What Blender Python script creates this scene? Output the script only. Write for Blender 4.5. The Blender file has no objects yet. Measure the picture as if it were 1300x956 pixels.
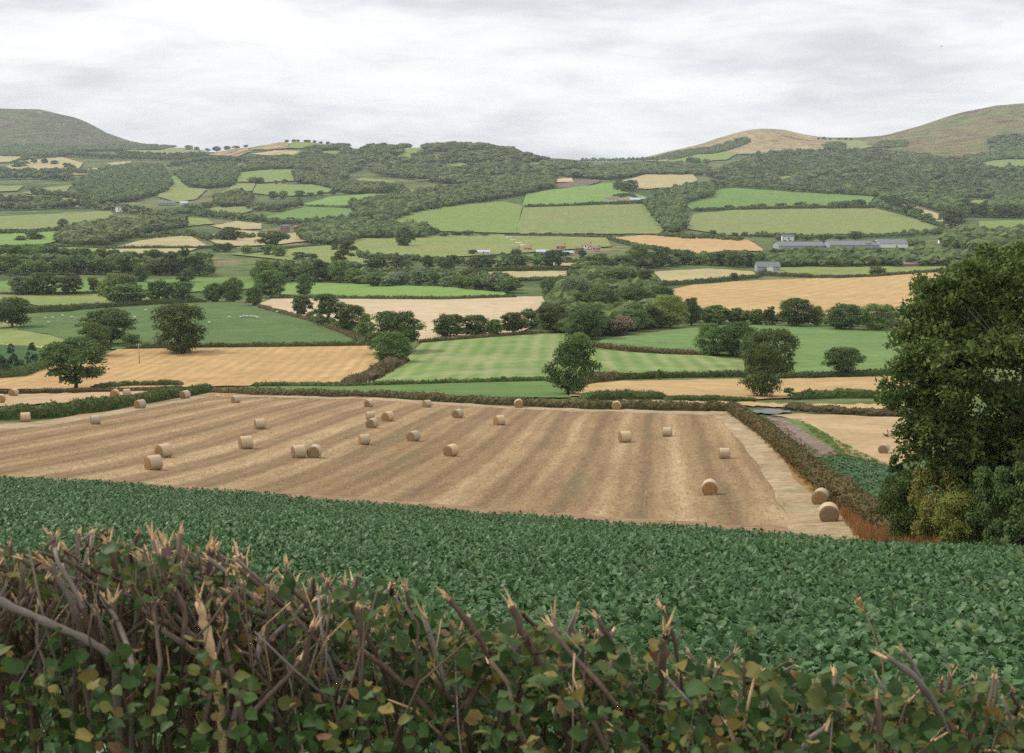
import bpy, math, random
import numpy as np
from mathutils import Vector, Matrix, geometry

rng = np.random.default_rng(11)
random.seed(11)
scene = bpy.context.scene
COL = scene.collection
R = math.radians

# ------------------------------------------------------------------ camera model
FPX = 1800.0            # focal length in pixels of the 1300 px wide frame
EYE_ROW = 205.0         # row of the eye-level horizon
PITCH = math.atan((478 - EYE_ROW) / FPX)
CP, SP = math.cos(PITCH), math.sin(PITCH)


def ray(px, py):
    """sideways slope and vertical slope (per metre of distance) of the sight line through a point of the frame"""
    px = np.asarray(px, float); py = np.asarray(py, float)
    dx = (px - 650) / FPX; dy = (478 - py) / FPX
    yy = CP + dy * SP
    return dx / yy, (-SP + dy * CP) / yy


def project(x, y, z):
    d = y * CP - z * SP
    u = y * SP + z * CP
    return 650 + FPX * x / d, 478 - FPX * u / d


# ------------------------------------------------------------------ terrain
def smooth(a, n):
    if n < 1:
        return a
    k = np.exp(-0.5 * (np.arange(-3 * n, 3 * n + 1) / n) ** 2); k /= k.sum()
    return np.convolve(np.pad(a, 3 * n, mode='edge'), k, mode='valid')


S = np.linspace(-0.66, 0.66, 331)
NEAR = [  # distance, height at left / middle / right
    (2.0, -1.9, -1.9, -1.9), (3.2, -2.25, -2.3, -2.3), (9.0, -3.95, -4.0, -4.05), (45.0, -12.0, -12.6, -13.0)]
KNOTS = [  # (smoothing, [(column, distance, row)])
    (14, [(0, 118, 608), (325, 112, 631), (650, 104, 658), (975, 86, 680), (1090, 76, 694), (1300, 62, 705), (1450, 60, 712)]),
    (14, [(0, 175, 540), (325, 255, 500), (650, 235, 517), (975, 215, 522), (1140, 215, 527), (1300, 215, 530)]),
    (14, [(0, 330, 492), (325, 330, 490), (650, 300, 483), (975, 275, 507), (1300, 275, 508)]),
    (14, [(0, 440, 450), (325, 450, 441), (650, 450, 427), (975, 520, 416), (1300, 540, 420)]),
    (14, [(0, 650, 392), (325, 650, 386), (650, 750, 377), (975, 680, 392), (1300, 680, 395)]),
    (12, [(0, 900, 347), (325, 900, 362), (650, 920, 351), (975, 960, 351), (1300, 960, 345)]),
    (12, [(0, 1250, 316), (325, 1250, 320), (650, 1250, 319), (975, 1250, 319), (1300, 1250, 316)]),
    (10, [(0, 1550, 297), (325, 1550, 298), (650, 1600, 299), (975, 1600, 300), (1300, 1550, 298)]),
    (8, [(0, 2050, 268), (325, 2050, 266), (650, 1950, 265), (975, 2000, 268), (1300, 1950, 270)]),
    (6, [(0, 2600, 241), (325, 2600, 240), (650, 2450, 236), (975, 2500, 242), (1300, 2450, 245)]),
    (5, [(0, 3300, 218), (200, 3300, 218), (325, 3150, 214), (440, 3000, 216), (650, 3000, 216), (740, 3100, 219), (975, 3200, 216), (1300, 3000, 216)]),
    (2, [(-120, 4200, 196), (0, 4200, 197), (130, 4200, 195), (260, 4200, 193), (300, 4000, 189), (350, 3800, 182), (400, 3800, 181),
         (440, 3700, 187), (480, 3600, 187), (520, 3600, 187), (600, 3600, 186), (625, 3600, 189), (650, 3600, 193), (700, 3600, 203),
         (740, 3700, 207), (800, 3700, 208), (870, 3800, 203), (960, 3800, 198), (1050, 3900, 195), (1130, 3900, 193), (1300, 3700, 196), (1500, 3700, 196)]),
    (3, [(-120, 5000, 190), (0, 5000, 190), (130, 5000, 190), (260, 5000, 194), (300, 4800, 200), (400, 4700, 204), (600, 4700, 204), (740, 4700, 207),
         (800, 4500, 207), (870, 4300, 197), (960, 4300, 183), (1050, 4400, 184), (1130, 4300, 181), (1300, 4200, 165), (1500, 4200, 165)]),
    (1, [(-200, 6000, 128), (-60, 6000, 134), (0, 6000, 137.5), (50, 6000, 140), (95, 6000, 148), (120, 6000, 160), (135, 6000, 170), (165, 6000, 180), (220, 6000, 187),
         (260, 6000, 191), (300, 6000, 197), (400, 6000, 200), (600, 6000, 197), (650, 6000, 188.5), (680, 6000, 196), (740, 6000, 205), (800, 5600, 204),
         (830, 5400, 198), (870, 5200, 189), (910, 5000, 176), (945, 5000, 163.5), (960, 5000, 162), (990, 5000, 165), (1020, 5000, 171.5),
         (1050, 5000, 177), (1090, 5000, 177), (1130, 5000, 171), (1170, 5000, 159), (1220, 5000, 143), (1270, 5000, 132), (1300, 5000, 130), (1360, 5000, 134), (1500, 5000, 160)]),
    (3, [(-200, 8000, 206), (0, 8000, 206), (650, 8000, 206), (740, 8200, 205), (1300, 8000, 206), (1500, 8000, 206)]),
]
KY, KZ = [], []
for (d, zl, zm, zr) in NEAR:
    KY.append(np.full_like(S, d)); KZ.append(np.interp(S, [-0.36, 0, 0.36], [zl, zm, zr]))
for (sm, cols) in KNOTS:
    c = np.array(cols, float)
    ss, tt = ray(c[:, 0], c[:, 2])
    yy = smooth(np.interp(S, ss, c[:, 1]), sm)
    t = smooth(np.interp(S, ss, tt), sm)
    KY.append(yy); KZ.append(t * yy)
KY.append(np.full_like(S, 9600.0)); KZ.append(KZ[-1] - 40)
KY = np.array(KY); KZ = np.array(KZ)


def pchip(x, y, q):
    h = np.diff(x); dl = np.diff(y) / h
    d = np.zeros_like(y)
    for i in range(1, len(x) - 1):
        if dl[i - 1] * dl[i] > 0:
            w1 = 2 * h[i] + h[i - 1]; w2 = h[i] + 2 * h[i - 1]
            d[i] = (w1 + w2) / (w1 / dl[i - 1] + w2 / dl[i])
    d[0] = dl[0]; d[-1] = dl[-1]
    k = np.clip(np.searchsorted(x, q) - 1, 0, len(h) - 1)
    t = (q - x[k]) / h[k]
    t2, t3 = t * t, t ** 3
    return (2 * t3 - 3 * t2 + 1) * y[k] + (t3 - 2 * t2 + t) * h[k] * d[k] + (-2 * t3 + 3 * t2) * y[k + 1] + (t3 - t2) * h[k] * d[k + 1]


NY = 640
LY = np.linspace(math.log(2.0), math.log(9500), NY)
YG = np.exp(LY)
ZT = np.array([pchip(KY[:, i], KZ[:, i], YG) for i in range(len(S))])
# gentle rolling relief
_ph = rng.uniform(0, 6.28, 6)
_xx = S[:, None] * YG[None, :]; _yy = np.broadcast_to(YG[None, :], _xx.shape)
_far = np.clip((YG - 240) / 500, 0, 1)[None, :]
ZT = ZT + _far * (0.9 * np.sin(_xx / 47 + _ph[0]) * np.cos(_yy / 83 + _ph[1]) + 1.6 * np.sin(_xx / 121 + _yy / 190 + _ph[2]))
_fx = np.clip((YG - 2400) / 1500, 0, 1)[None, :]
ZT = ZT + _fx * (4.0 * np.sin(_xx / 150 + _ph[3]) * np.sin(_yy / 260 + _ph[4]) + 3 * np.sin(_xx / 71 + _yy / 160 + _ph[5]))

_cr = np.array([smooth(rng.normal(0, 1, len(S)), 1) * 4.5 + smooth(rng.normal(0, 1, len(S)), 4) * 9 for _ in range(12)])
_ci = np.clip((YG - 4300) / 300, 0, 10.99); _ck = _ci.astype(int); _cf = _ci - _ck
ZT = ZT + (np.clip((YG - 4400) / 900, 0, 1) * np.clip((7200 - YG) / 600, 0, 1))[None, :] * (_cr[_ck].T * (1 - _cf) + _cr[np.minimum(_ck + 1, 11)].T * _cf) * 0.8


def _lookup(s, y):
    a = np.clip((s - S[0]) / (S[1] - S[0]), 0, len(S) - 1.001)
    b = np.clip((np.log(np.maximum(y, 2.0)) - LY[0]) / (LY[1] - LY[0]), 0, NY - 1.001)
    i = a.astype(int); j = b.astype(int); u = a - i; v = b - j
    return ZT[i, j] * (1 - u) * (1 - v) + ZT[i + 1, j] * u * (1 - v) + ZT[i, j + 1] * (1 - u) * v + ZT[i + 1, j + 1] * u * v


def height(x, y):
    x = np.asarray(x, float); y = np.asarray(y, float)
    s = x / np.maximum(y, 6.0)
    z = _lookup(s, y)
    return np.where(y < 2, -1.9 + 0.02 * (2 - y), z)


def ground(px, py):
    """world point of the terrain seen at a point of the frame"""
    px = np.atleast_1d(np.asarray(px, float)); py = np.atleast_1d(np.asarray(py, float))
    s, t = ray(px, py)
    out = np.zeros((len(s), 3))
    for c in range(0, len(s), 4000):
        sl = slice(c, c + 4000)
        ss = s[sl]; ts = t[sl]
        yg = np.exp(np.linspace(math.log(6.0), math.log(7600), 900))
        zz = _lookup(np.repeat(ss[:, None], len(yg), 1), np.repeat(yg[None, :], len(ss), 0))
        gap = ts[:, None] - zz / yg[None, :]
        hit = gap <= 0
        any_ = hit.any(1)
        k = np.where(any_, hit.argmax(1), gap.argmin(1))
        k0 = np.maximum(k - 1, 0)
        ar = np.arange(len(ss))
        g0 = gap[ar, k0]; g1 = gap[ar, k]
        f = np.where(any_ & (k > 0), g0 / np.maximum(g0 - g1, 1e-12), 1.0)
        y = yg[k0] * (1 - f) + yg[k] * f
        x = ss * y
        out[sl, 0] = x; out[sl, 1] = y; out[sl, 2] = _lookup(ss, y)
    return out


def g1(px, py):
    return ground([px], [py])[0]


def mpp(p):
    """metres per frame pixel at a world point"""
    return (p[1] * CP - p[2] * SP) / FPX


def inside(poly, px, py):
    poly = np.asarray(poly, float)
    px = np.asarray(px); py = np.asarray(py)
    r = np.zeros(px.shape, bool)
    n = len(poly)
    for i in range(n):
        x0, y0 = poly[i]; x1, y1 = poly[(i + 1) % n]
        if y0 == y1:
            continue
        c = (y0 > py) != (y1 > py)
        r ^= c & (px < (x1 - x0) * (py - y0) / (y1 - y0) + x0)
    return r


def widen(pts):
    """carry things that leave the frame on past its edge"""
    return [(x - 120 if x <= 0.5 else x + 120 if x >= 1299.5 else x, y) for x, y in pts]


def densify(pts, step, closed=True):
    out = []
    n = len(pts)
    for i in range(n if closed else n - 1):
        a = np.array(pts[i], float); b = np.array(pts[(i + 1) % n], float)
        k = max(1, int(math.ceil(np.linalg.norm(b - a) / step)))
        for j in range(k):
            out.append(a + (b - a) * j / k)
    if not closed:
        out.append(np.array(pts[-1], float))
    return np.array(out)


# ------------------------------------------------------------------ mesh helpers
class MB:
    """collects vertices and faces; build() links them as one mesh object"""
    def __init__(self):
        self.v = []; self.f = []; self.n = 0

    def add(self, verts, faces, mat=0, smooth=False):
        verts = np.asarray(verts, np.float32).reshape(-1, 3)
        faces = np.asarray(faces, np.int64)
        if len(faces) == 0:
            return
        self.v.append(verts); self.f.append((faces + self.n, mat, smooth)); self.n += len(verts)

    def add_poly(self, verts, faces, mat=0, smooth=False):
        byk = {}
        for f in faces:
            byk.setdefault(len(f), []).append(f)
        base = self.n
        verts = np.asarray(verts, np.float32).reshape(-1, 3)
        self.v.append(verts); self.n += len(verts)
        for k, fs in byk.items():
            self.f.append((np.asarray(fs, np.int64) + base, mat, smooth))

    def mesh(self, name, mats):
        me = bpy.data.meshes.new(name)
        v = np.concatenate(self.v) if self.v else np.zeros((0, 3), np.float32)
        me.vertices.add(len(v)); me.vertices.foreach_set('co', v.ravel())
        li = np.concatenate([f.ravel() for f, m, s in self.f])
        tot = np.concatenate([np.full(len(f), f.shape[1]) for f, m, s in self.f])
        mi = np.concatenate([np.full(len(f), m) for f, m, s in self.f])
        sm = np.concatenate([np.full(len(f), s) for f, m, s in self.f])
        st = np.concatenate([[0], np.cumsum(tot)[:-1]])
        me.loops.add(len(li)); me.loops.foreach_set('vertex_index', li.astype(np.int32))
        me.polygons.add(len(tot)); me.polygons.foreach_set('loop_start', st.astype(np.int32))
        for m in (mats if isinstance(mats, (list, tuple)) else [mats]):
            me.materials.append(m)
        me.polygons.foreach_set('material_index', mi.astype(np.int32))
        me.polygons.foreach_set('use_smooth', sm.astype(bool))
        me.update(calc_edges=True)
        me.validate()
        return me

    def build(self, name, mats, parent=None, loc=None):
        o = bpy.data.objects.new(name, self.mesh(name, mats))
        COL.objects.link(o)
        if parent is not None:
            o.parent = parent
        if loc is not None:
            o.location = loc
        return o


def tag(o, label=None, cat=None, group=None, kind=None):
    if label: o['label'] = label
    if cat: o['category'] = cat
    if group: o['group'] = group
    if kind: o['kind'] = kind
    return o


def empty(name, loc, rz=0.0):
    o = bpy.data.objects.new(name, None); COL.objects.link(o)
    o.location = loc; o.rotation_euler = (0, 0, rz); o.empty_display_size = 0.3
    return o


def copy_tree(o, parent=None):
    c = o.copy(); COL.objects.link(c)
    if parent is not None:
        c.parent = parent
    for ch in list(o.children):
        copy_tree(ch, c)
    return c


def box(mb, c, size, rz=0.0, mat=0):
    x, y, z = (np.array(size) / 2)
    v = np.array([[-x, -y, -z], [x, -y, -z], [x, y, -z], [-x, y, -z], [-x, -y, z], [x, -y, z], [x, y, z], [-x, y, z]])
    cs, sn = math.cos(rz), math.sin(rz)
    v = v @ np.array([[cs, sn, 0], [-sn, cs, 0], [0, 0, 1]]) + np.array(c)
    mb.add(v, [[0, 3, 2, 1], [4, 5, 6, 7], [0, 1, 5, 4], [1, 2, 6, 5], [2, 3, 7, 6], [3, 0, 4, 7]], mat)


def tube(mb, pts, rad, n=6, mat=0, cap=True, smooth=True):
    pts = np.asarray(pts, float); rad = np.broadcast_to(np.asarray(rad, float), (len(pts),))
    tan = np.gradient(pts, axis=0)
    tan /= np.maximum(np.linalg.norm(tan, axis=1)[:, None], 1e-9)
    ref = np.array([0.31, 0.2, 0.93]); 
    if abs(tan[0] @ ref) > 0.93: ref = np.array([1.0, 0.1, 0.0])
    u = np.cross(tan, ref); u /= np.maximum(np.linalg.norm(u, axis=1)[:, None], 1e-9)
    w = np.cross(tan, u)
    a = np.linspace(0, 2 * np.pi, n, endpoint=False)
    ring = u[:, None, :] * np.cos(a)[None, :, None] + w[:, None, :] * np.sin(a)[None, :, None]
    v = pts[:, None, :] + ring * rad[:, None, None]
    m = len(pts)
    i = np.arange(m - 1)[:, None] * n; j = np.arange(n)[None, :]; j2 = (j + 1) % n
    f = np.stack([i + j, i + j2, i + n + j2, i + n + j], -1).reshape(-1, 4)
    base = mb.n
    mb.add(v.reshape(-1, 3), f, mat, smooth)
    if cap:
        k = np.arange(n)
        mb.f.append((np.array([k[::-1] + base]), mat, False))
        mb.f.append((np.array([k + base + (m - 1) * n]), mat, False))


def rand_dirs(n, r=rng):
    d = r.normal(size=(n, 3)); return d / np.linalg.norm(d, axis=1)[:, None]


def leaves(mb, c, size, up=None, mat=0, aspect=0.55, r=rng, jitter=0.7, fold=0.0):
    """diamond leaf faces at the points c; up = preferred normals"""
    c = np.asarray(c, float); n = len(c)
    if n == 0:
        return
    size = np.broadcast_to(np.asarray(size, float), (n,))
    nor = rand_dirs(n, r)
    if up is not None:
        nor = nor * jitter + up
        nor /= np.linalg.norm(nor, axis=1)[:, None]
    t = np.cross(nor, rand_dirs(n, r)); t /= np.maximum(np.linalg.norm(t, axis=1)[:, None], 1e-9)
    b = np.cross(nor, t)
    L = t * size[:, None] * 0.5; W = b * size[:, None] * 0.5 * aspect
    lift = nor * (size * fold)[:, None]
    v = np.stack([c - L, c + W * 1.0 + L * 0.1 + lift, c + L, c - W * 1.0 + L * 0.1 + lift], 1).reshape(-1, 3)
    f = np.arange(4 * n).reshape(n, 4)
    mb.add(v, f, mat)


_t = (1 + 5 ** 0.5) / 2
_iv = np.array([[-1, _t, 0], [1, _t, 0], [-1, -_t, 0], [1, -_t, 0], [0, -1, _t], [0, 1, _t], [0, -1, -_t], [0, 1, -_t], [_t, 0, -1], [_t, 0, 1], [-_t, 0, -1], [-_t, 0, 1]], float)
_iv /= np.linalg.norm(_iv[0])
_if = [[0, 11, 5], [0, 5, 1], [0, 1, 7], [0, 7, 10], [0, 10, 11], [1, 5, 9], [5, 11, 4], [11, 10, 2], [10, 7, 6], [7, 1, 8], [3, 9, 4], [3, 4, 2], [3, 2, 6], [3, 6, 8], [3, 8, 9], [4, 9, 5], [2, 4, 11], [6, 2, 10], [8, 6, 7], [9, 8, 1]]


def subdiv(v, f):
    v = list(map(tuple, v)); cache = {}; out = []
    def mid(a, b):
        k = (min(a, b), max(a, b))
        if k not in cache:
            m = (np.array(v[a]) + np.array(v[b])) / 2; m /= np.linalg.norm(m)
            cache[k] = len(v); v.append(tuple(m))
        return cache[k]
    for a, b, c in f:
        ab, bc, ca = mid(a, b), mid(b, c), mid(c, a)
        out += [[a, ab, ca], [b, bc, ab], [c, ca, bc], [ab, bc, ca]]
    return np.array(v), out


ICO0 = (_iv, np.array(_if))
_a = subdiv(_iv, _if); ICO1 = (_a[0], np.array(_a[1]))
_a = subdiv(*_a); ICO2 = (_a[0], np.array(_a[1]))


# ------------------------------------------------------------------ materials
class NT:
    def __init__(self, name):
        self.m = bpy.data.materials.new(name); self.m.use_nodes = True
        self.t = self.m.node_tree; self.t.nodes.clear()
        self.out = self.t.nodes.new('ShaderNodeOutputMaterial')

    def n(self, typ, **kw):
        nd = self.t.nodes.new(typ)
        ins = kw.pop('i', {})
        for k, v in kw.items():
            setattr(nd, k, v)
        for k, v in ins.items():
            s = nd.inputs[k]
            if isinstance(v, bpy.types.NodeSocket):
                self.t.links.new(v, s)
            else:
                s.default_value = v
        return nd

    def link(self, a, b):
        self.t.links.new(a, b)

    def math(self, op, a, b=0.5, clamp=False):
        nd = self.n('ShaderNodeMath', operation=op, use_clamp=clamp, i={0: a, 1: b}); return nd.outputs[0]

    def ramp(self, fac, stops, interp='LINEAR'):
        nd = self.n('ShaderNodeValToRGB'); cr = nd.color_ramp; cr.interpolation = interp
        while len(cr.elements) < len(stops):
            cr.elements.new(0.5)
        for e, (p, c) in zip(cr.elements, stops):
            e.position = p; e.color = (*c, 1) if len(c) == 3 else c
        self.link(fac, nd.inputs[0]); return nd.outputs[0]

    def mix(self, fac, a, b, blend='MIX'):
        nd = self.n('ShaderNodeMix', data_type='RGBA', blend_type=blend)
        for s, v in ((nd.inputs[0], fac), (nd.inputs[6], a), (nd.inputs[7], b)):
            if isinstance(v, bpy.types.NodeSocket):
                self.link(v, s)
            else:
                s.default_value = (*v, 1) if isinstance(v, tuple) and len(v) == 3 else v
        return nd.outputs[2]

    def noise(self, vec, scale, detail=4.0, rough=0.6, dist=0.0):
        return self.n('ShaderNodeTexNoise', i={'Vector': vec, 'Scale': scale, 'Detail': detail, 'Roughness': rough, 'Distortion': dist}).outputs[0]

    def pos(self):
        return self.n('ShaderNodeNewGeometry').outputs['Position']

    def obj(self):
        return self.n('ShaderNodeTexCoord').outputs['Object']

    def mapped(self, vec, scale=(1, 1, 1), rz=0.0):
        return self.n('ShaderNodeMapping', vector_type='POINT', i={'Vector': vec, 'Scale': scale, 'Rotation': (0, 0, rz)}).outputs[0]

    def bsdf(self, col, rough=0.9, bump=None, strength=0.4, dist=0.1, spec=0.15):
        b = self.n('ShaderNodeBsdfPrincipled')
        for k, v in (('Base Color', col), ('Roughness', rough), ('Specular IOR Level', spec)):
            if isinstance(v, bpy.types.NodeSocket): self.link(v, b.inputs[k])
            else: b.inputs[k].default_value = (*v, 1) if isinstance(v, tuple) else v
        if bump is not None:
            bp = self.n('ShaderNodeBump', i={'Strength': strength, 'Distance': dist, 'Height': bump})
            self.link(bp.outputs[0], b.inputs['Normal'])
        self.link(b.outputs[0], self.out.inputs[0])
        return b


def sc(c, k):
    return tuple(x * k for x in c)


def flat_mat(name, c, rough=0.8, var=0.25, scale=3.0, spec=0.2):
    k = NT(name)
    n = k.noise(k.obj(), scale, 5)
    k.bsdf(k.mix(n, sc(c, 1 - var), sc(c, 1 + var)), rough, n, 0.2, 0.02, spec)
    return k.m


def field_mat(name, c, angle=0.0, period=6.0, stripe=0.3, stripe_col=None, patch=0.3, patch_col=None, patch_scale=0.02, fine=0.25, fine_scale=0.8, bump=0.15, distort=1.2, third=None):
    """worked ground: broad stripes along `angle`, large patches, fine grain; world metres"""
    k = NT(name)
    p = k.pos()
    sep = k.mapped(p, (1, 1, 1), -angle)
    base = c
    wv = k.n('ShaderNodeTexWave', wave_type='BANDS', bands_direction='X', i={'Vector': sep, 'Scale': 0.314 / period, 'Distortion': distort, 'Detail': 3.0, 'Detail Scale': 0.6, 'Detail Roughness': 0.6}).outputs['Fac']
    brk = k.noise(k.mapped(sep, (0.35, 0.03, 0.2)), 0.35, 4, 0.6)
    sfac = k.math('MULTIPLY', k.math('MULTIPLY', wv, k.ramp(brk, [(0.3, (0.25,) * 3), (0.62, (1,) * 3)])), stripe, True)
    sc2 = stripe_col or sc(c, 1.35)
    col = k.mix(sfac, base, sc2)
    pn = k.noise(p, patch_scale, 5, 0.6, 0.6)
    pc = patch_col or sc(c, 0.7)
    pf = k.math('MULTIPLY', k.ramp(pn, [(0.42, (0,) * 3), (0.62, (1,) * 3)]), patch, True)
    col = k.mix(pf, col, pc)
    if third:
        n3 = k.noise(p, third[1], 4, 0.55)
        col = k.mix(k.math('MULTIPLY', k.ramp(n3, [(0.5, (0,) * 3), (0.66, (1,) * 3)]), third[2], True), col, third[0])
    fine = fine * 1.6; fn = k.noise(p, fine_scale * 0.8, 8, 0.82)
    md = k.noise(p, 0.09, 5, 0.65, 1.0)
    col = k.mix(1.0, col, k.ramp(md, [(0.3, (0.83, 0.84, 0.8)), (0.7, (1.17, 1.16, 1.2))]), 'MULTIPLY')
    fcol = k.ramp(fn, [(0.25, (1 - fine,) * 3), (0.75, (1 + fine,) * 3)])
    nd = k.mix(1.0, col, fcol, 'MULTIPLY')
    k.bsdf(nd, 0.95, fn, bump, 0.25, 0.05)
    return k.m


def foliage_mat(name, dark, light, transl=0.25, rough=0.6, var_scale=0.5, rnd=0.35, spec=0.07, wi=0.6, wn_=0.7):
    k = NT(name)
    g = k.n('ShaderNodeNewGeometry')
    isl = g.outputs['Random Per Island']
    oi = k.n('ShaderNodeObjectInfo').outputs['Random']
    n = k.noise(k.pos(), var_scale, 3, 0.6)
    f = k.math('ADD', k.math('MULTIPLY', isl, wi), k.math('MULTIPLY', n, wn_))
    f = k.math('SUBTRACT', f, (wi + wn_ - 1) / 2, True)
    col = k.mix(f, dark, light)
    br = k.math('ADD', k.math('MULTIPLY', oi, rnd), 1.08 - rnd / 2)
    hs = k.n('ShaderNodeHueSaturation', i={'Hue': k.math('ADD', k.math('MULTIPLY', oi, 0.03), 0.485), 'Saturation': 1.0, 'Value': br, 'Color': col})
    col = hs.outputs[0]
    d = k.n('ShaderNodeBsdfPrincipled', i={'Base Color': col, 'Roughness': rough, 'Specular IOR Level': spec})
    t = k.n('ShaderNodeBsdfTranslucent', i={'Color': col})
    mx = k.n('ShaderNodeMixShader', i={0: transl})
    k.link(d.outputs[0], mx.inputs[1]); k.link(t.outputs[0], mx.inputs[2])
    k.link(mx.outputs[0], k.out.inputs[0])
    return k.m


def bark_mat(name, c):
    k = NT(name)
    n = k.noise(k.mapped(k.obj(), (6, 6, 1.2)), 3.0, 6, 0.7)
    k.bsdf(k.mix(n, sc(c, 0.55), sc(c, 1.45)), 0.95, n, 0.6, 0.02, 0.1)
    return k.m

# ------------------------------------------------------------------ world, sun, camera
w = bpy.data.worlds.new("World"); scene.world = w; w.use_nodes = True
SUN_AZ, SUN_EL = R(-62), R(44)          # azimuth from +Y towards +X, elevation
nt = w.node_tree; nt.nodes.clear()
def wn(t, **kw):
    nd = nt.nodes.new(t)
    ins = kw.pop('i', {})
    for k_, v_ in kw.items(): setattr(nd, k_, v_)
    for k_, v_ in ins.items():
        if isinstance(v_, bpy.types.NodeSocket): nt.links.new(v_, nd.inputs[k_])
        else: nd.inputs[k_].default_value = v_
    return nd
def wramp(fac, stops):
    nd = wn('ShaderNodeValToRGB'); cr = nd.color_ramp
    while len(cr.elements) < len(stops): cr.elements.new(0.5)
    for e, (p_, c_) in zip(cr.elements, stops): e.position = p_; e.color = (*c_, 1)
    nt.links.new(fac, nd.inputs[0]); return nd.outputs[0]
def wmath(op, a, b, c=False):
    return wn('ShaderNodeMath', operation=op, use_clamp=c, i={0: a, 1: b}).outputs[0]
out = wn('ShaderNodeOutputWorld'); bg = wn('ShaderNodeBackground')
nt.links.new(bg.outputs[0], out.inputs[0])
sky = wn('ShaderNodeTexSky', sky_type='NISHITA', sun_disc=False, sun_elevation=SUN_EL, sun_rotation=SUN_AZ)
STR = 0.12
bg.inputs['Strength'].default_value = STR
tc = wn('ShaderNodeTexCoord').outputs['Generated']
sp = wn('ShaderNodeSeparateXYZ', i={0: tc})
zc = wmath('MAXIMUM', sp.outputs[2], 0.0)
# cloud layers: flattened banks, denser and greyer where they are thick
def wmap(vec, s_, l_):
    return wn('ShaderNodeMapping', i={'Vector': vec, 'Scale': s_, 'Location': l_}).outputs[0]
n_big = wn('ShaderNodeTexNoise', i={'Vector': wmap(tc, (1.0, 1.0, 4.0), (0.35, 0.0, 0.55)), 'Scale': 3.8, 'Detail': 9.0, 'Roughness': 0.55, 'Distortion': 0.35}).outputs[0]
n_mid = wn('ShaderNodeTexNoise', i={'Vector': wmap(tc, (1.0, 1.0, 5.2), (2.1, 0.3, 1.7)), 'Scale': 9.0, 'Detail': 8.0, 'Roughness': 0.6, 'Distortion': 0.3}).outputs[0]
n_top = wn('ShaderNodeTexNoise', i={'Vector': wmap(tc, (1.0, 1.0, 2.0), (0.8, 0.1, 0.2)), 'Scale': 2.2, 'Detail': 2.0, 'Roughness': 0.5}).outputs[0]
dens = wmath('ADD', wmath('MULTIPLY', n_big, 0.5), wmath('ADD', wmath('MULTIPLY', n_mid, 0.27), wmath('MULTIPLY', n_top, 0.23)))
cloud = wramp(dens, [(0.41, (0.93, 0.93, 0.93)), (0.458, (0.85, 0.853, 0.86)), (0.492, (0.755, 0.767, 0.79)), (0.532, (0.64, 0.656, 0.69)), (0.60, (0.53, 0.55, 0.59))])
horizon = wramp(zc, [(0.0, (1.06, 1.06, 1.065)), (0.06, (1.03, 1.03, 1.03)), (0.18, (1.02, 1.02, 1.02)), (0.40, (1.3, 1.3, 1.3)), (1.0, (1.6, 1.6, 1.6))])
cl = wn('ShaderNodeMix', data_type='RGBA', blend_type='MULTIPLY', i={0: 1.0, 6: cloud, 7: horizon}).outputs[2]
cl = wn('ShaderNodeMix', data_type='RGBA', blend_type='MULTIPLY', i={0: 1.0, 6: cl, 7: (0.83 / STR, 0.83 / STR, 0.828 / STR, 1)}).outputs[2]
mxs = wn('ShaderNodeMix', data_type='RGBA', i={0: 0.96, 6: sky.outputs[0], 7: cl})
nt.links.new(mxs.outputs[2], bg.inputs['Color'])

sl = bpy.data.lights.new('sun', 'SUN'); sl.energy = 2.1; sl.angle = R(6); sl.color = (1.0, 0.95, 0.87)
so = bpy.data.objects.new('sun', sl); COL.objects.link(so)
sd = Vector((math.sin(SUN_AZ) * math.cos(SUN_EL), math.cos(SUN_AZ) * math.cos(SUN_EL), math.sin(SUN_EL)))
so.rotation_euler = sd.to_track_quat('Z', 'Y').to_euler(); so.location = (0, 0, 200)

cam = bpy.data.cameras.new('camera'); co = bpy.data.objects.new('camera', cam); COL.objects.link(co)
cam.sensor_fit = 'HORIZONTAL'; cam.sensor_width = 36.0; cam.lens = FPX / 1300 * 36.0
cam.clip_start = 0.1; cam.clip_end = 30000
co.location = (0, 0, 0); co.rotation_euler = (R(90) - PITCH, 0, 0)
cam.dof.use_dof = True; cam.dof.focus_distance = 120; cam.dof.aperture_fstop = cam.lens / 3.4
scene.camera = co
scene.view_settings.view_transform = 'Standard'; scene.view_settings.look = 'None'
scene.view_settings.exposure = 0.45; scene.view_settings.gamma = 1.0; scene.view_settings.use_curve_mapping = False
scene.cycles.max_bounces = 5; scene.cycles.diffuse_bounces = 3; scene.cycles.transmission_bounces = 3; scene.cycles.volume_bounces = 0
scene.cycles.use_denoising = False; scene.cycles.use_adaptive_sampling = False

# ------------------------------------------------------------------ base terrain sheet
k = NT('terrain_ground')
p = k.pos()
far = k.n('ShaderNodeSeparateXYZ', i={0: p}).outputs[1]
n1 = k.noise(p, 0.006, 6, 0.6, 0.5); n2 = k.noise(p, 0.05, 5, 0.7); n3 = k.noise(p, 0.9, 5, 0.7)
c = k.ramp(n1, [(0.36, (0.055, 0.085, 0.03)), (0.47, (0.085, 0.12, 0.04)), (0.55, (0.13, 0.15, 0.055)), (0.63, (0.20, 0.165, 0.085))])
c = k.mix(k.math('MULTIPLY', k.ramp(n2, [(0.45, (0,) * 3), (0.6, (1,) * 3)]), 0.6), c, (0.04, 0.062, 0.024))
c = k.mix(1.0, c, k.ramp(n3, [(0.25, (0.7,) * 3), (0.75, (1.3,) * 3)]), 'MULTIPLY')
k.bsdf(c, 0.95, n2, 0.3, 1.0, 0.05)
M_ground = k.m

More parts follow.
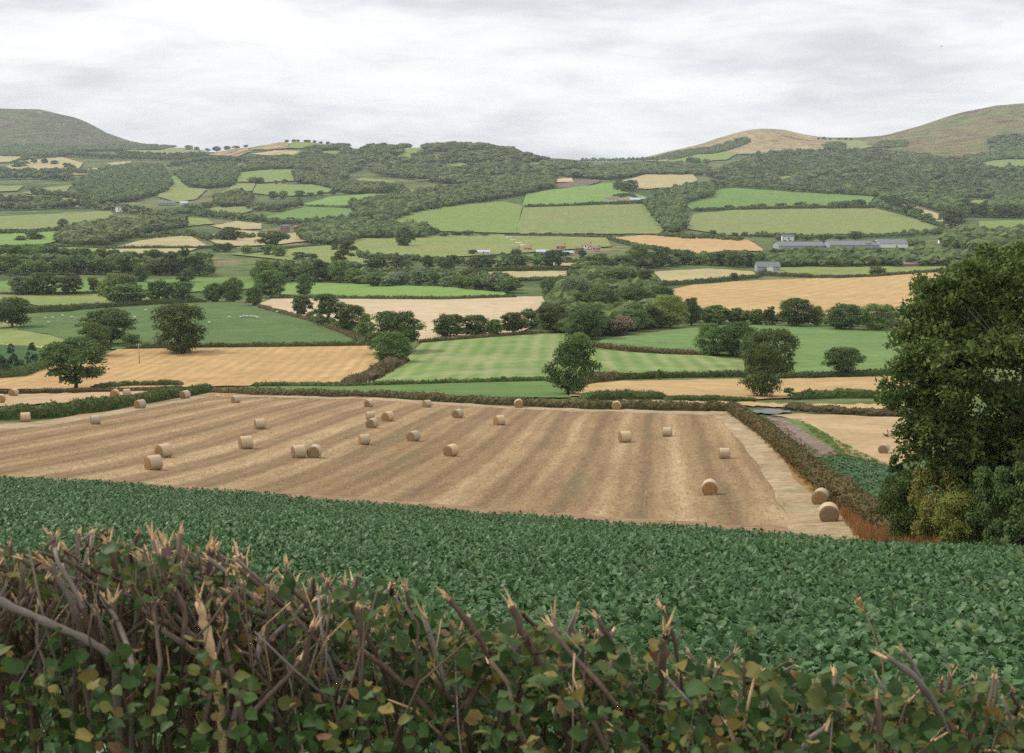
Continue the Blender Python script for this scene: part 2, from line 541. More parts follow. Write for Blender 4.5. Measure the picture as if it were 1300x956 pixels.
us = np.linspace(-0.64, 0.64, 261)
ys = np.concatenate([np.linspace(-40, 4, 12), np.exp(np.linspace(math.log(6), math.log(7300), 330))])
UU, YY = np.meshgrid(us, ys)
XX = UU * (np.maximum(YY, 0) + 45)
ZZ = height(XX, YY) - (0.06 + 0.00055 * np.maximum(YY, 0))
nv = len(us); nr = len(ys)
ii = np.arange(nr - 1)[:, None] * nv; jj = np.arange(nv - 1)[None, :]
mb = MB(); mb.add(np.stack([XX, YY, ZZ], -1).reshape(-1, 3), np.stack([ii + jj, ii + jj + 1, ii + nv + jj + 1, ii + nv + jj], -1).reshape(-1, 4), 0, True)
tag(mb.build('ground', M_ground), 'rolling farmland ground sheet of grass and rough pasture under the fields', 'ground', kind='structure')


# ------------------------------------------------------------------ draped fields
def drape(name, poly, mat, label, cat='field', off=0.02, step=None, kind='structure', edge=0.35):
    poly = np.array(widen(poly), float)
    span = poly.max(0) - poly.min(0)
    if step is None:
        step = float(np.clip(min(span) / 7, 2.5, 9))
    b = densify(poly, step)
    # slightly uneven field edges
    b = b + np.stack([smooth(rng.normal(0, 1, len(b)), 1), smooth(rng.normal(0, 1, len(b)), 1) * .55], 1) * edge * 1.6
    xs = np.arange(poly[:, 0].min(), poly[:, 0].max(), step); yv = np.arange(poly[:, 1].min(), poly[:, 1].max(), step * 0.6)
    gx, gy = np.meshgrid(xs, yv); gx = gx.ravel() + rng.uniform(-.2, .2, gx.size) * step; gy = gy.ravel()
    m = inside(poly, gx, gy)
    pts = np.concatenate([b, np.stack([gx[m], gy[m]], 1)])
    res = geometry.delaunay_2d_cdt([Vector(q) for q in pts], [], [list(range(len(b)))], 1, 1e-4)
    v2 = np.array([list(q) for q in res[0]]); fs = [f for f in res[2] if len(f) == 3]
    P = ground(v2[:, 0], v2[:, 1])
    P[:, 2] += off + 0.00022 * P[:, 1]
    f = np.array(fs)
    a, bb, cc = P[f[:, 0]], P[f[:, 1]], P[f[:, 2]]
    nz = (bb[:, 0] - a[:, 0]) * (cc[:, 1] - a[:, 1]) - (bb[:, 1] - a[:, 1]) * (cc[:, 0] - a[:, 0])
    f[nz < 0] = f[nz < 0][:, ::-1]
    f = f[np.abs(nz) > 1e-5]
    mb = MB(); mb.add(P, f, 0, True)
    return tag(mb.build(name, mat), label, cat, kind=kind)


FM = {}
def FMat(key):
    return FM[key]
# main stubble with swaths
def stubble_near(name):
    k = NT(name); p = k.pos()
    s = k.mapped(p, (1, 1, 1), R(6.0))
    wob = k.noise(k.mapped(s, (0.03, 0.012, 0)), 1.6, 3, 0.5)
    s2 = k.n('ShaderNodeVectorMath', operation='ADD', i={0: s, 1: k.n('ShaderNodeCombineXYZ', i={0: k.math('MULTIPLY', wob, 2.6), 1: 0.0, 2: 0.0}).outputs[0]}).outputs[0]
    w1 = k.n('ShaderNodeTexWave', wave_type='BANDS', bands_direction='X', i={'Vector': s2, 'Scale': 0.314 / 6.4, 'Distortion': 0.25, 'Detail': 3.0, 'Detail Scale': 1.6}).outputs['Fac']
    w2 = k.n('ShaderNodeTexWave', wave_type='BANDS', bands_direction='X', i={'Vector': s2, 'Scale': 0.314 / 2.2, 'Distortion': 0.5, 'Detail': 2.0, 'Detail Scale': 1.0}).outputs['Fac']
    uneven = k.noise(k.mapped(s, (0.09, 0.012, 0.1)), 1.0, 2, 0.5)
    streak = k.noise(k.mapped(s, (1.1, 0.06, 0.2)), 1.0, 6, 0.7)
    f = k.math('ADD', k.math('MULTIPLY', k.math('MULTIPLY', w1, k.ramp(uneven, [(0.3, (0.25,) * 3), (0.65, (1.0,) * 3)])), 0.37), k.math('ADD', k.math('MULTIPLY', w2, 0.12), k.math('MULTIPLY', streak, 0.50)))
    c = k.ramp(f, [(0.26, (0.195, 0.132, 0.075)), (0.42, (0.265, 0.18, 0.098)), (0.58, (0.34, 0.24, 0.132)), (0.78, (0.43, 0.32, 0.19))])
    grn = k.noise(k.mapped(s2, (0.16, 0.02, 0.1)), 1.0, 4, 0.6)
    gf = k.math('MULTIPLY', k.ramp(grn, [(0.53, (0,) * 3), (0.68, (1,) * 3)]), k.ramp(w1, [(0.2, (0.7,) * 3), (0.55, (0,) * 3)]))
    c = k.mix(gf, c, (0.155, 0.142, 0.072))
    blot = k.noise(p, 0.045, 5, 0.65)
    c = k.mix(1.0, c, k.ramp(blot, [(0.3, (0.88, 0.86, 0.84)), (0.7, (1.08, 1.08, 1.08))]), 'MULTIPLY')
    fine = k.noise(k.mapped(s, (1.0, 0.22, 1)), 2.6, 7, 0.85)
    c = k.mix(1.0, c, k.ramp(fine, [(0.32, (0.62,) * 3), (0.5, (1.0,) * 3), (0.68, (1.36,) * 3)]), 'MULTIPLY')
    k.bsdf(c, 0.95, fine, 0.7, 0.3, 0.05)
    return k.m
FM['stubble'] = stubble_near('straw_stubble')
FM['track'] = field_mat('dusty_track', (0.33, 0.25, 0.15), R(-12), 2.0, 0.5, (0.40, 0.31, 0.195), 0.9, (0.255, 0.18, 0.10), 0.12, 0.4, 1.1, 0.4, 1.2, ((0.19, 0.175, 0.085), 0.22, 0.7))
FM['headland'] = field_mat('reddish_headland', (0.235, 0.148, 0.088), R(84), 1.6, 0.55, (0.31, 0.215, 0.13), 0.5, (0.19, 0.125, 0.07), 0.15, 0.4, 1.2, 0.5, 1.5)
FM['headland_pale'] = field_mat('pale_headland', (0.33, 0.25, 0.155), R(70), 1.6, 0.4, (0.40, 0.32, 0.21), 0.5, (0.25, 0.19, 0.11), 0.15, 0.3, 1.2, 0.4, 1.5)
FM['stubble2'] = field_mat('straw_stubble_pale', (0.36, 0.25, 0.14), R(70), 5, 0.35, (0.42, 0.31, 0.18), 0.3, (0.27, 0.19, 0.1), 0.05, 0.22, 1.0)
GOLD, GOLD2 = (0.385, 0.258, 0.115), (0.455, 0.32, 0.155)
FM['gold_left'] = field_mat('gold_stubble', (0.35, 0.23, 0.102), R(1), 3.9, 0.75, (0.47, 0.32, 0.15), 0.55, (0.34, 0.205, 0.09), 0.025, 0.2, 0.9, 0.1, 2.6)
FM['gold_right'] = field_mat('gold_stubble_far', (0.38, 0.258, 0.118), R(-27), 9, 0.6, (0.47, 0.325, 0.155), 0.35, (0.345, 0.215, 0.092), 0.015, 0.12, 0.4, 0.1, 3.5)
FM['gold_strip'] = field_mat('gold_stubble_strip', (0.37, 0.25, 0.118), R(86), 4, 0.5, (0.45, 0.32, 0.165), 0.4, (0.31, 0.2, 0.088), 0.05, 0.12, 0.7, 0.1, 1.5)
FM['pale'] = field_mat('pale_tilled_soil', (0.43, 0.335, 0.215), R(60), 12, 0.3, (0.48, 0.385, 0.26), 0.45, (0.375, 0.275, 0.165), 0.012, 0.06, 0.5, 0.05, 2.0)
FM['tan'] = field_mat('tan_field', (0.34, 0.285, 0.145), R(80), 9, 0.3, None, 0.5, (0.26, 0.225, 0.105), 0.02, 0.12)
FM['bright'] = field_mat('bright_grass', (0.125, 0.20, 0.052), R(35), 14, 0.2, (0.15, 0.22, 0.066), 0.45, (0.10, 0.165, 0.042), 0.02, 0.1, 0.5, 0.05)
FM['lime'] = field_mat('fresh_lime_grass', (0.155, 0.24, 0.062), R(60), 14, 0.25, (0.18, 0.265, 0.08), 0.4, (0.125, 0.2, 0.052), 0.012, 0.1, 0.5, 0.05)
FM['olive'] = field_mat('olive_pasture', (0.175, 0.21, 0.066), R(40), 16, 0.2, (0.21, 0.235, 0.085), 0.6, (0.225, 0.215, 0.085), 0.012, 0.12, 0.4, 0.08, 1.5, ((0.125, 0.175, 0.05), 0.025, 0.5))
FM['hillgreen'] = field_mat('hill_grass', (0.145, 0.215, 0.055), R(15), 10, 0.2, (0.175, 0.235, 0.07), 0.5, (0.17, 0.195, 0.065), 0.01, 0.12, 0.4, 0.06)
FM['hillolive'] = field_mat('hill_olive_grass', (0.165, 0.205, 0.066), R(-4), 11, 0.4, (0.195, 0.22, 0.085), 0.5, (0.20, 0.19, 0.08), 0.014, 0.12, 0.4, 0.06)
FM['meadow'] = field_mat('dark_meadow_grass', (0.075, 0.125, 0.042), R(60), 20, 0.2, (0.10, 0.145, 0.055), 0.6, (0.098, 0.135, 0.045), 0.02, 0.14, 0.5, 0.1, 1.5, ((0.125, 0.145, 0.055), 0.07, 0.4))
FM['striped'] = field_mat('green_field_with_straw_streaks', (0.125, 0.19, 0.055), R(-2), 5, 0.7, (0.27, 0.27, 0.135), 0.35, (0.165, 0.24, 0.065), 0.03, 0.12, 0.5, 0.08, 2.2, ((0.26, 0.26, 0.13), 0.05, 0.5))
FM['second'] = field_mat('green_field_right', (0.118, 0.185, 0.06), R(-66), 10, 0.45, (0.155, 0.21, 0.08), 0.35, (0.10, 0.165, 0.05), 0.03, 0.1, 0.5, 0.08, 2.0)
FM['strip'] = field_mat('green_grass_strip', (0.09, 0.15, 0.044), R(88), 3, 0.3, (0.12, 0.2, 0.055), 0.5, (0.13, 0.165, 0.06), 0.06, 0.14, 0.6, 0.1)
FM['brown'] = field_mat('brown_tilled_soil', (0.145, 0.11, 0.085), 0, 8, 0.2, None, 0.3, None, 0.03, 0.15)
FM['purple'] = field_mat('purple_brown_bare_soil', (0.20, 0.145, 0.12), R(-20), 1.2, 0.5, (0.28, 0.21, 0.175), 0.8, (0.13, 0.10, 0.07), 0.3, 0.5, 1.6, 0.4, 2.0)
FM['yellow'] = field_mat('yellow_flowering_strip', (0.33, 0.34, 0.06), 0, 3, 0.3, None, 0.5, (0.2, 0.25, 0.06), 0.1, 0.2)
FM['crop'] = field_mat('blue_green_crop', (0.045, 0.092, 0.032), R(-22), 1.9, 0.6, (0.08, 0.135, 0.055), 0.3, None, 0.08, 0.2, 1.2, 0.4)
def moor(name, stops, sc1, sc2, scrub, scrub_amt, aniso):
    k = NT(name); p = k.pos()
    n1 = k.noise(k.mapped(p, aniso), sc1, 8, 0.68, 0.8)
    c = k.ramp(n1, stops)
    n2 = k.noise(p, sc2, 6, 0.75)
    c = k.mix(1.0, c, k.ramp(n2, [(0.3, (0.6,) * 3), (0.7, (1.4,) * 3)]), 'MULTIPLY')
    n3 = k.noise(p, sc2 * 1.7, 5, 0.7)
    c = k.mix(k.math('MULTIPLY', k.ramp(n3, [(0.56, (0,) * 3), (0.63, (1,) * 3)]), scrub_amt), c, scrub)
    k.bsdf(c, 0.95, n2, 0.8, 8.0, 0.03)
    return k.m
FM['moor_tan'] = moor('tan_hill_grass', [(0.38, (0.13, 0.145, 0.055)), (0.46, (0.26, 0.2, 0.1)), (0.54, (0.36, 0.275, 0.15)), (0.63, (0.16, 0.11, 0.06))], 0.006, 0.03, (0.05, 0.06, 0.025), 0.7, (1, 1, 2.5))
FM['moor_brown'] = moor('brown_heath', [(0.38, (0.07, 0.105, 0.03)), (0.46, (0.15, 0.15, 0.058)), (0.54, (0.16, 0.118, 0.062)), (0.63, (0.07, 0.052, 0.036))], 0.0045, 0.022, (0.045, 0.058, 0.026), 0.6, (1, 1, 5))
FM['moor_dark'] = moor('dark_heather_hill', [(0.38, (0.045, 0.07, 0.026)), (0.46, (0.11, 0.122, 0.05)), (0.54, (0.07, 0.062, 0.042)), (0.63, (0.16, 0.125, 0.085))], 0.005, 0.022, (0.035, 0.045, 0.024), 0.7, (1, 1, 6))
FM['soil'] = field_mat('dark_soil_under_kale', (0.035, 0.045, 0.024), R(-6), 0.5, 0.2, None, 0.4, None, 0.3, 0.3, 2.0)  # very dark green brown ground tone beneath the kale plants
FM['russet'] = field_mat('russet_dry_verge', (0.26, 0.15, 0.06), R(-40), 1.0, 0.4, (0.34, 0.215, 0.09), 0.5, (0.17, 0.13, 0.05), 0.25, 0.3, 1.8, 0.5)
k = NT('asphalt'); n = k.noise(k.pos(), 1.2, 5); k.bsdf(k.mix(n, (0.11, 0.112, 0.118), (0.165, 0.168, 0.175)), 0.8, n, 0.1); FM['road'] = k.m
k = NT('dirt_lane'); n = k.noise(k.pos(), 0.4, 5); k.bsdf(k.mix(n, (0.30, 0.26, 0.2), (0.42, 0.38, 0.3)), 0.9, n, 0.1); FM['lane'] = k.m

FIELDS = [
 # name, material, polygon, label
 ('hill', 'moor_dark', [(-60, 133), (0, 136), (50, 139), (95, 147), (120, 159), (135, 169), (165, 179), (222, 187), (200, 190), (140, 189), (60, 189), (0, 193), (-60, 194)], 'dark flat-topped heather hill with a steep craggy end, beyond everything on the left'),
 ('hill', 'moor_tan', [(812, 204), (830, 197), (870, 188), (910, 175), (945, 162), (960, 161), (990, 164), (1020, 171), (1050, 176.5), (1066, 178), (1045, 190), (1000, 192), (972, 197), (940, 196), (900, 197), (868, 196), (845, 205)], 'rounded tan grassy hill in the middle of the skyline'),
 ('hill', 'moor_brown', [(1094, 178), (1130, 170.5), (1170, 158), (1220, 142), (1270, 131), (1300, 129), (1350, 132), (1350, 196), (1300, 199), (1230, 203), (1160, 194), (1112, 189)], 'big brown and olive moorland hill rising to the right edge of the skyline'),
 ('pasture_field', 'hillolive', [(1042, 177), (1066, 178), (1092, 178), (1112, 186), (1090, 190), (1052, 188)], 'pale saddle pasture between the tan hill and the brown moorland hill'),
 ('pasture_field', 'hillgreen', [(845, 205), (870, 196), (905, 192), (938, 194), (922, 203), (870, 207)], 'small green pasture under the dark wood strip of the tan hill'),
 ('pasture_field', 'hillgreen', [(1247, 204), (1300, 199), (1340, 200), (1340, 206), (1280, 213), (1250, 212)], 'light green pasture at the foot of the brown moorland hill'),
 ('stubble_field', 'moor_tan', [(318, 190), (345, 183), (363, 179), (368, 188), (342, 190.5)], 'tan stubble patch on the crest beside the small green hilltop field'),
 ('stubble_field', 'tan', [(318, 196), (350, 191), (392, 192), (385, 197), (350, 198)], 'tan stubble patch just below the crest under the hilltop field'),
 ('pasture_field', 'hillgreen', [(366, 188), (371, 180), (400, 177), (426, 183), (414, 188), (390, 189)], 'small green field on top of the left central hill'),
 ('pasture_field', 'hillgreen', [(405, 193), (432, 191), (434, 196), (412, 198)], 'tiny green field among trees below the hilltop field'),
 ('pasture_field', 'hillgreen', [(502, 202), (514, 190), (534, 185), (537, 190), (520, 202)], 'green clearing in the central wooded hill'),
 ('pasture_field', 'hillolive', [(558, 212), (590, 206), (602, 212), (575, 218)], 'small rough clearing low in the central hill wood'),
 ('pasture_field', 'hillgreen', [(618, 226), (667, 220), (670, 225), (630, 231)], 'narrow green clearing at the right foot of the central hill wood'),
 ('pasture_field', 'olive', [(670, 208), (700, 205), (707, 210), (680, 214)], 'small clearing on the right shoulder of the central hill'),
 ('pasture_field', 'hillgreen', [(698, 218), (744, 215), (740, 221), (704, 223)], 'green clearing above the dark brown ploughed strip'),
 ('pasture_field', 'olive', [(983, 226), (1006, 223), (1014, 232), (990, 237)], 'left one of two small clearings at the foot of the plantation'),
 ('pasture_field', 'olive', [(1022, 228), (1040, 229), (1044, 236), (1026, 237)], 'right one of two small clearings at the foot of the plantation'),
 ('pasture_field', 'olive', [(157, 191), (200, 187), (260, 189), (258, 195), (200, 197)], 'pale green pasture below the saddle beside the left hill'),
 ('pasture_field', 'hillolive', [(62, 188), (115, 186.5), (118, 191), (66, 193)], 'pale green pasture strip at the foot of the left heather hill'),
 ('stubble_field', 'moor_tan', [(262, 197), (290, 190.5), (313, 188), (318, 193), (300, 199)], 'tan sloping field left of the crest trees'),
 ('stubble_field', 'tan', [(8, 212), (38, 198), (78, 200), (106, 207), (100, 214), (60, 219), (20, 218)], 'tan parched field with scattered trees under the heather hill'),
 ('stubble_field', 'tan', [(90, 222), (120, 213), (143, 218), (140, 222), (110, 222)], 'tan parched field above the left wood'),
 ('stubble_field', 'tan', [(0, 200), (18, 194), (40, 196), (12, 206), (0, 210)], 'tan parched field at the left edge under the heather hill'),
 ('stubble_field', 'tan', [(135, 207), (165, 205), (176, 212), (150, 214)], 'tan parched field beside the red roofed house'),
 ('pasture_field', 'bright', [(212, 224), (240, 222), (242, 229), (220, 230)], 'small bright field above the olive valley field'),
 ('pasture_field', 'olive', [(200, 250), (216, 230), (226, 228), (240, 239), (263, 240), (250, 253), (225, 257)], 'olive valley field right of the left wood'),
 ('pasture_field', 'hillgreen', [(298, 226), (305, 219), (340, 216), (373, 215), (375, 230), (330, 232), (303, 231)], 'dark green field with trees along its foot, upper left slope'),
 ('pasture_field', 'hillgreen', [(320, 245), (326, 234), (400, 235), (432, 241), (396, 248), (350, 249)], 'green field below the dark green upper field'),
 ('pasture_field', 'olive', [(438, 230), (462, 226), (500, 230), (514, 238), (480, 246), (462, 240)], 'yellow olive field under the central wooded hill'),
 ('pasture_field', 'olive', [(283, 243), (300, 234), (325, 233), (318, 246), (300, 254), (285, 254)], 'olive pasture wedge between two groups of trees'),
 ('pasture_field', 'olive', [(0, 237), (30, 236), (22, 243), (0, 246)], 'olive field at the left edge above the tree belt'),
 ('pasture_field', 'olive', [(28, 245), (60, 238), (92, 235), (84, 243), (42, 247)], 'narrow olive field left of the left wood'),
 ('pasture_field', 'olive', [(5, 248), (46, 248), (40, 254), (8, 255)], 'narrow olive field between tree lines, left slope'),
 ('pasture_field', 'olive', [(60, 258), (90, 249), (113, 247), (106, 257), (80, 263)], 'olive field under the left wood'),
 ('pasture_field', 'lime', [(386, 259), (420, 250), (500, 244), (560, 238), (568, 242), (520, 250), (470, 258), (420, 263), (392, 261)], 'long bright green field above the diagonal tree belt'),
 ('pasture_field', 'bright', [(336, 276), (390, 262), (450, 265), (446, 278), (400, 282), (345, 280)], 'bright green field beside the upper end of the diagonal tree belt'),
 ('pasture_field', 'hillolive', [(0, 280), (60, 272), (140, 268), (146, 275), (110, 284), (60, 291), (0, 292)], 'long olive green field at the left edge below the tree belt'),
 ('pasture_field', 'lime', [(0, 304), (40, 295), (106, 293), (90, 303), (50, 311), (0, 316)], 'bright green field on the left under the long olive field'),
 ('pasture_field', 'olive', [(0, 318), (60, 315), (130, 314), (150, 322), (80, 326), (0, 325)], 'olive strip under the bright green field on the left'),
 ('pasture_field', 'olive', [(172, 281), (200, 273), (262, 278), (272, 284), (200, 291)], 'olive field right of the white farmhouse'),
 ('pasture_field', 'tan', [(132, 318), (180, 305), (240, 299), (262, 311), (225, 325), (150, 328)], 'pale olive field among dark trees in the left valley'),
 ('stubble_field', 'tan', [(268, 287), (300, 281), (332, 284), (332, 291), (290, 292)], 'tan field left of the two brick houses'),
 ('pasture_field', 'tan', [(255, 300), (300, 292), (355, 297), (400, 294), (392, 306), (340, 312), (280, 312)], 'tan olive field in front of the two brick houses'),
 ('pasture_field', 'hillolive', [(252, 269), (280, 262), (322, 258), (320, 268), (300, 273), (264, 272)], 'olive field left of the bright green field'),
 ('pasture_field', 'olive', [(292, 323), (345, 315), (440, 309), (462, 302), (560, 299), (640, 298), (700, 300), (770, 302), (776, 313), (650, 322), (560, 327), (450, 337), (380, 332)], 'long olive field before the village with grazing sheep and one round tree'),
 ('pasture_field', 'hillgreen', [(474, 286), (500, 272), (560, 262), (640, 256), (664, 262), (655, 296), (560, 294), (520, 289)], 'large grass field below the diagonal tree belt'),
 ('pasture_field', 'hillolive', [(664, 263), (700, 262.5), (815, 259), (838, 268), (850, 280), (846, 291), (834, 297), (760, 297), (655, 297)], 'large olive field with faint mowing lines in the centre of the slope'),
 ('pasture_field', 'lime', [(663, 262), (668, 247), (700, 241), (760, 234), (776, 233), (790, 243), (822, 250), (815, 258), (760, 260), (700, 262)], 'bright green hill field with pale farm sheds at its corner'),
 ('stubble_field', 'tan', [(790, 230), (820, 222), (880, 222), (886, 229), (872, 237), (820, 240), (798, 239)], 'tan hill field above the farm sheds'),
 ('ploughed_field', 'brown', [(700, 236), (742, 228), (766, 229), (742, 237), (705, 239)], 'dark brown ploughed strip above the bright green hill field'),
 ('stubble_field', 'pale', [(697, 228), (726, 226), (729, 231), (700, 232)], 'small pale field beside the ploughed strip'),
 ('pasture_field', 'bright', [(868, 260), (885, 252), (908, 243), (925, 239), (970, 240), (1000, 244), (1060, 247), (1110, 250), (1102, 261), (1000, 263), (920, 265), (880, 267)], 'bright green field below the conifer plantation'),
 ('pasture_field', 'hillolive', [(872, 291), (880, 272), (930, 267), (1050, 265), (1112, 265), (1150, 275), (1192, 289), (1160, 297), (1090, 299), (1000, 301), (920, 298)], 'wide olive field above the long white sheds'),
 ('pasture_field', 'tan', [(1145, 259), (1170, 265), (1206, 276), (1220, 290), (1200, 289), (1165, 273)], 'narrow tan wedge field on the right slope'),
 ('pasture_field', 'olive', [(1172, 246), (1190, 242), (1200, 247), (1185, 253)], 'small olive clearing under the right woods'),
 ('pasture_field', 'olive', [(1218, 254), (1262, 254), (1270, 260), (1232, 266)], 'small tan green clearing among trees on the right'),
 ('pasture_field', 'hillgreen', [(1242, 281), (1300, 277), (1340, 278), (1340, 298), (1245, 297)], 'green field at the right edge above the white houses'),
 ('stubble_field', 'gold_right', [(774, 302), (820, 299), (900, 301), (950, 305), (973, 319), (920, 318), (896, 326), (868, 323), (850, 316), (800, 310)], 'golden stubble field right of the village'),
 ('stubble_field', 'tan', [(598, 346), (640, 345), (780, 344), (782, 350), (700, 354), (640, 357), (600, 352)], 'tan strip behind the pale green willows'),
 ('pasture_field', 'tan', [(655, 329), (780, 327), (850, 331), (840, 337), (700, 338)], 'tan strip in front of the village houses'),
 ('stubble_field', 'tan', [(830, 345), (900, 341), (956, 345), (960, 350), (900, 357), (844, 361)], 'tan field behind the large golden field'),
 ('pasture_field', 'olive', [(976, 347), (990, 340), (1100, 338), (1200, 338), (1202, 343), (1110, 351), (1060, 352)], 'pale olive field in front of the long dark wood, right'),
 ('stubble_field', 'gold_right', [(836, 371), (880, 362), (960, 356), (1060, 353), (1130, 348), (1198, 346), (1215, 350), (1240, 385), (1160, 397), (1100, 398), (1060, 399), (970, 400), (930, 400), (885, 390), (856, 380)], 'large golden stubble field on the right behind the hedgerow trees'),
 ('pasture_field', 'bright', [(0, 358), (60, 357), (160, 356), (330, 353), (334, 366), (240, 371), (130, 373), (0, 373)], 'bright green field behind the row of round trees on the left'),
 ('pasture_field', 'lime', [(345, 373), (366, 361), (390, 359), (460, 361), (560, 364), (640, 372), (648, 376), (560, 378), (450, 378), (390, 376)], 'long bright green field behind the pale ploughed field'),
 ('pasture_field', 'olive', [(0, 374), (110, 373), (190, 372), (218, 378), (150, 388), (70, 392), (36, 386), (0, 380)], 'yellowish olive field under the row of round trees'),
 ('ploughed_field', 'pale', [(329, 386), (345, 379.5), (440, 379), (560, 380), (650, 377), (700, 376), (718, 385), (705, 397), (690, 408), (655, 424), (600, 429), (540, 434), (515, 427), (462, 421), (396, 405), (350, 393)], 'pale cream tilled field in the middle of the valley'),
 ('pasture_field', 'meadow', [(30, 404), (110, 393), (216, 386), (290, 383), (329, 389), (396, 407), (440, 424), (467, 438), (260, 440.5), (170, 441), (150, 444), (110, 441), (60, 424), (22, 420)], 'dark green sheep meadow with a lone broad oak at its edge'),
 ('pasture_field', 'olive', [(-40, 410), (28, 402), (24, 420), (62, 425), (110, 441), (66, 441), (0, 431), (-40, 430)], 'olive pasture corner at the left edge by the sheep meadow'),
 ('crop_field', 'yellow', [(-40, 430), (0, 430), (40, 434), (72, 441), (66, 445), (35, 439), (0, 434), (-40, 434)], 'thin yellow flowering strip at the left edge'),
 ('crop_field', 'crop', [(-40, 434), (0, 434), (35, 439), (66, 445), (66, 462), (30, 472), (0, 482), (-40, 486)], 'blue green crop behind the small conifers at the left edge'),
 ('stubble_field', 'gold_left', [(-30, 494), (20, 479), (66, 465), (120, 456), (150, 444), (260, 441), (467, 439), (484, 446), (480, 462), (463, 480), (441, 488), (320, 490), (100, 494)], 'golden stubble field on the left between the two lone oaks'),
 ('pasture_field', 'striped', [(470, 487), (503, 467), (536, 436), (600, 430), (690, 424), (722, 424), (736, 437), (750, 444), (840, 450), (895, 452), (945, 458), (946, 474), (860, 476), (780, 479), (740, 482), (690, 483), (560, 486)], 'green field streaked with straw behind the leaning tree'),
 ('pasture_field', 'second', [(748, 437), (770, 430), (880, 416), (930, 413), (1000, 412), (1060, 415), (1140, 420), (1200, 424), (1200, 470), (1100, 473), (1010, 476), (945, 453), (893, 448), (800, 444)], 'smooth green field with one flat crowned tree'),
 ('pasture_field', 'strip', [(265, 494), (320, 491), (440, 490), (560, 487), (690, 484), (706, 488), (724, 505), (640, 505), (500, 500), (380, 497)], 'narrow green strip behind the far hedge of the bale field'),
 ('stubble_field', 'gold_strip', [(722, 503), (738, 489), (790, 484), (945, 481), (1000, 481), (1150, 478), (1160, 503), (1080, 502), (960, 507), (850, 504)], 'golden strip between two low hedges right of the leaning tree'),
 ('stubble_field', 'gold_strip', [(790, 508), (960, 511), (1010, 513), (1150, 514), (1150, 521), (960, 516), (809, 512)], 'thin golden strip along the far hedge of the bale field'),
 ('stubble_field', 'stubble2', [(-30, 505), (70, 500), (170, 497), (226, 494), (135, 508), (0, 524), (-30, 528)], 'stubble strip with bales beyond the left hedge'),
 ('stubble_field', 'stubble', [(-40, 547), (60, 534), (150, 520), (235, 505), (268, 499), (330, 502), (480, 506), (640, 516), (740, 520), (906, 523), (912, 528), (946, 550), (980, 594), (1026, 663), (1020, 687), (975, 681), (650, 660), (325, 633), (0, 611), (-40, 608)], 'big bale field of straw stubble with swath lines'),
 ('headland', 'headland', [(-40, 601), (0, 603), (120, 611), (325, 624), (500, 636), (650, 648), (800, 659), (900, 664), (990, 668), (1004, 676), (1003, 688), (975, 683), (650, 662), (325, 635), (0, 613), (-40, 610)], 'reddish brown headland strip of the bale field along the kale'),
 ('headland', 'headland_pale', [(-40, 548), (60, 536), (150, 522), (235, 507), (268, 500), (330, 503), (480, 506), (640, 516), (740, 520), (906, 524), (906, 528), (740, 523), (640, 519.5), (480, 509), (330, 505.5), (268, 504), (235, 511), (150, 526.5), (60, 542), (-40, 556)], 'pale trodden headland strip along the left and far hedges of the bale field'),
 ('track', 'track', [(906, 524), (936, 523), (962, 551), (988, 580), (1042, 640), (1075, 668), (1100, 696), (1040, 690), (1002, 686), (1008, 663), (960, 594), (930, 550), (906, 528)], 'dusty pale track along the right hedge of the bale field'),
 ('verge', 'russet', [(926, 522), (946, 520), (995, 568), (1050, 622), (1100, 660), (1180, 672), (1180, 704), (1090, 698), (1055, 668), (1026, 640), (974, 580), (950, 551)], 'russet dry grass verge between track and right hedge'),
 ('stubble_field', 'stubble2', [(978, 527), (1020, 526), (1160, 531), (1180, 570), (1130, 594), (1040, 543), (1000, 532)], 'stubble field right of the hedge with one bale'),
 ('ploughed_field', 'purple', [(972, 529), (989, 530), (1030, 553), (1069, 577), (1048, 581), (1031, 581), (1003, 560)], 'purple brown bare strip beside the right hedge'),
 ('pasture_field', 'strip', [(990, 530), (1012, 533), (1046, 549), (1077, 577), (1070, 579), (1030, 553)], 'thin green strip right of the purple brown strip'),
 ('pasture_field', 'tan', [(1013, 533), (1024, 533), (1130, 594), (1100, 584), (1077, 577), (1046, 549)], 'pale grass headland between green strip and stubble'),
 ('crop_field', 'crop', [(1040, 582), (1072, 580), (1091, 582), (1130, 593), (1240, 640), (1230, 670), (1140, 660), (1117, 642), (1072, 616)], 'blue green crop plot right of the hedge'),
 ('road', 'road', [(955, 521.5), (975, 520), (1004, 521.5), (1004, 524), (985, 526), (958, 525)], 'short bend of grey road at the far corner of the bale field'),
 ('lane', 'lane', [(640, 300.5), (648, 300.5), (668, 311), (662, 312.5)], 'pale lane dropping to the village'),
]
for nm, mk, poly, lab in FIELDS:
    drape(nm, poly, FM[mk], lab, nm.replace('_', ' '), off={'road': 0.06, 'track': 0.07, 'lane': 0.06, 'verge': 0.05, 'headland': 0.045}.get(nm, 0.03), edge={'track': 3.4, 'headland': 1.3, 'verge': 1.5}.get(nm, 0.35 if max(q[1] for q in poly) < 510 else 0.9))

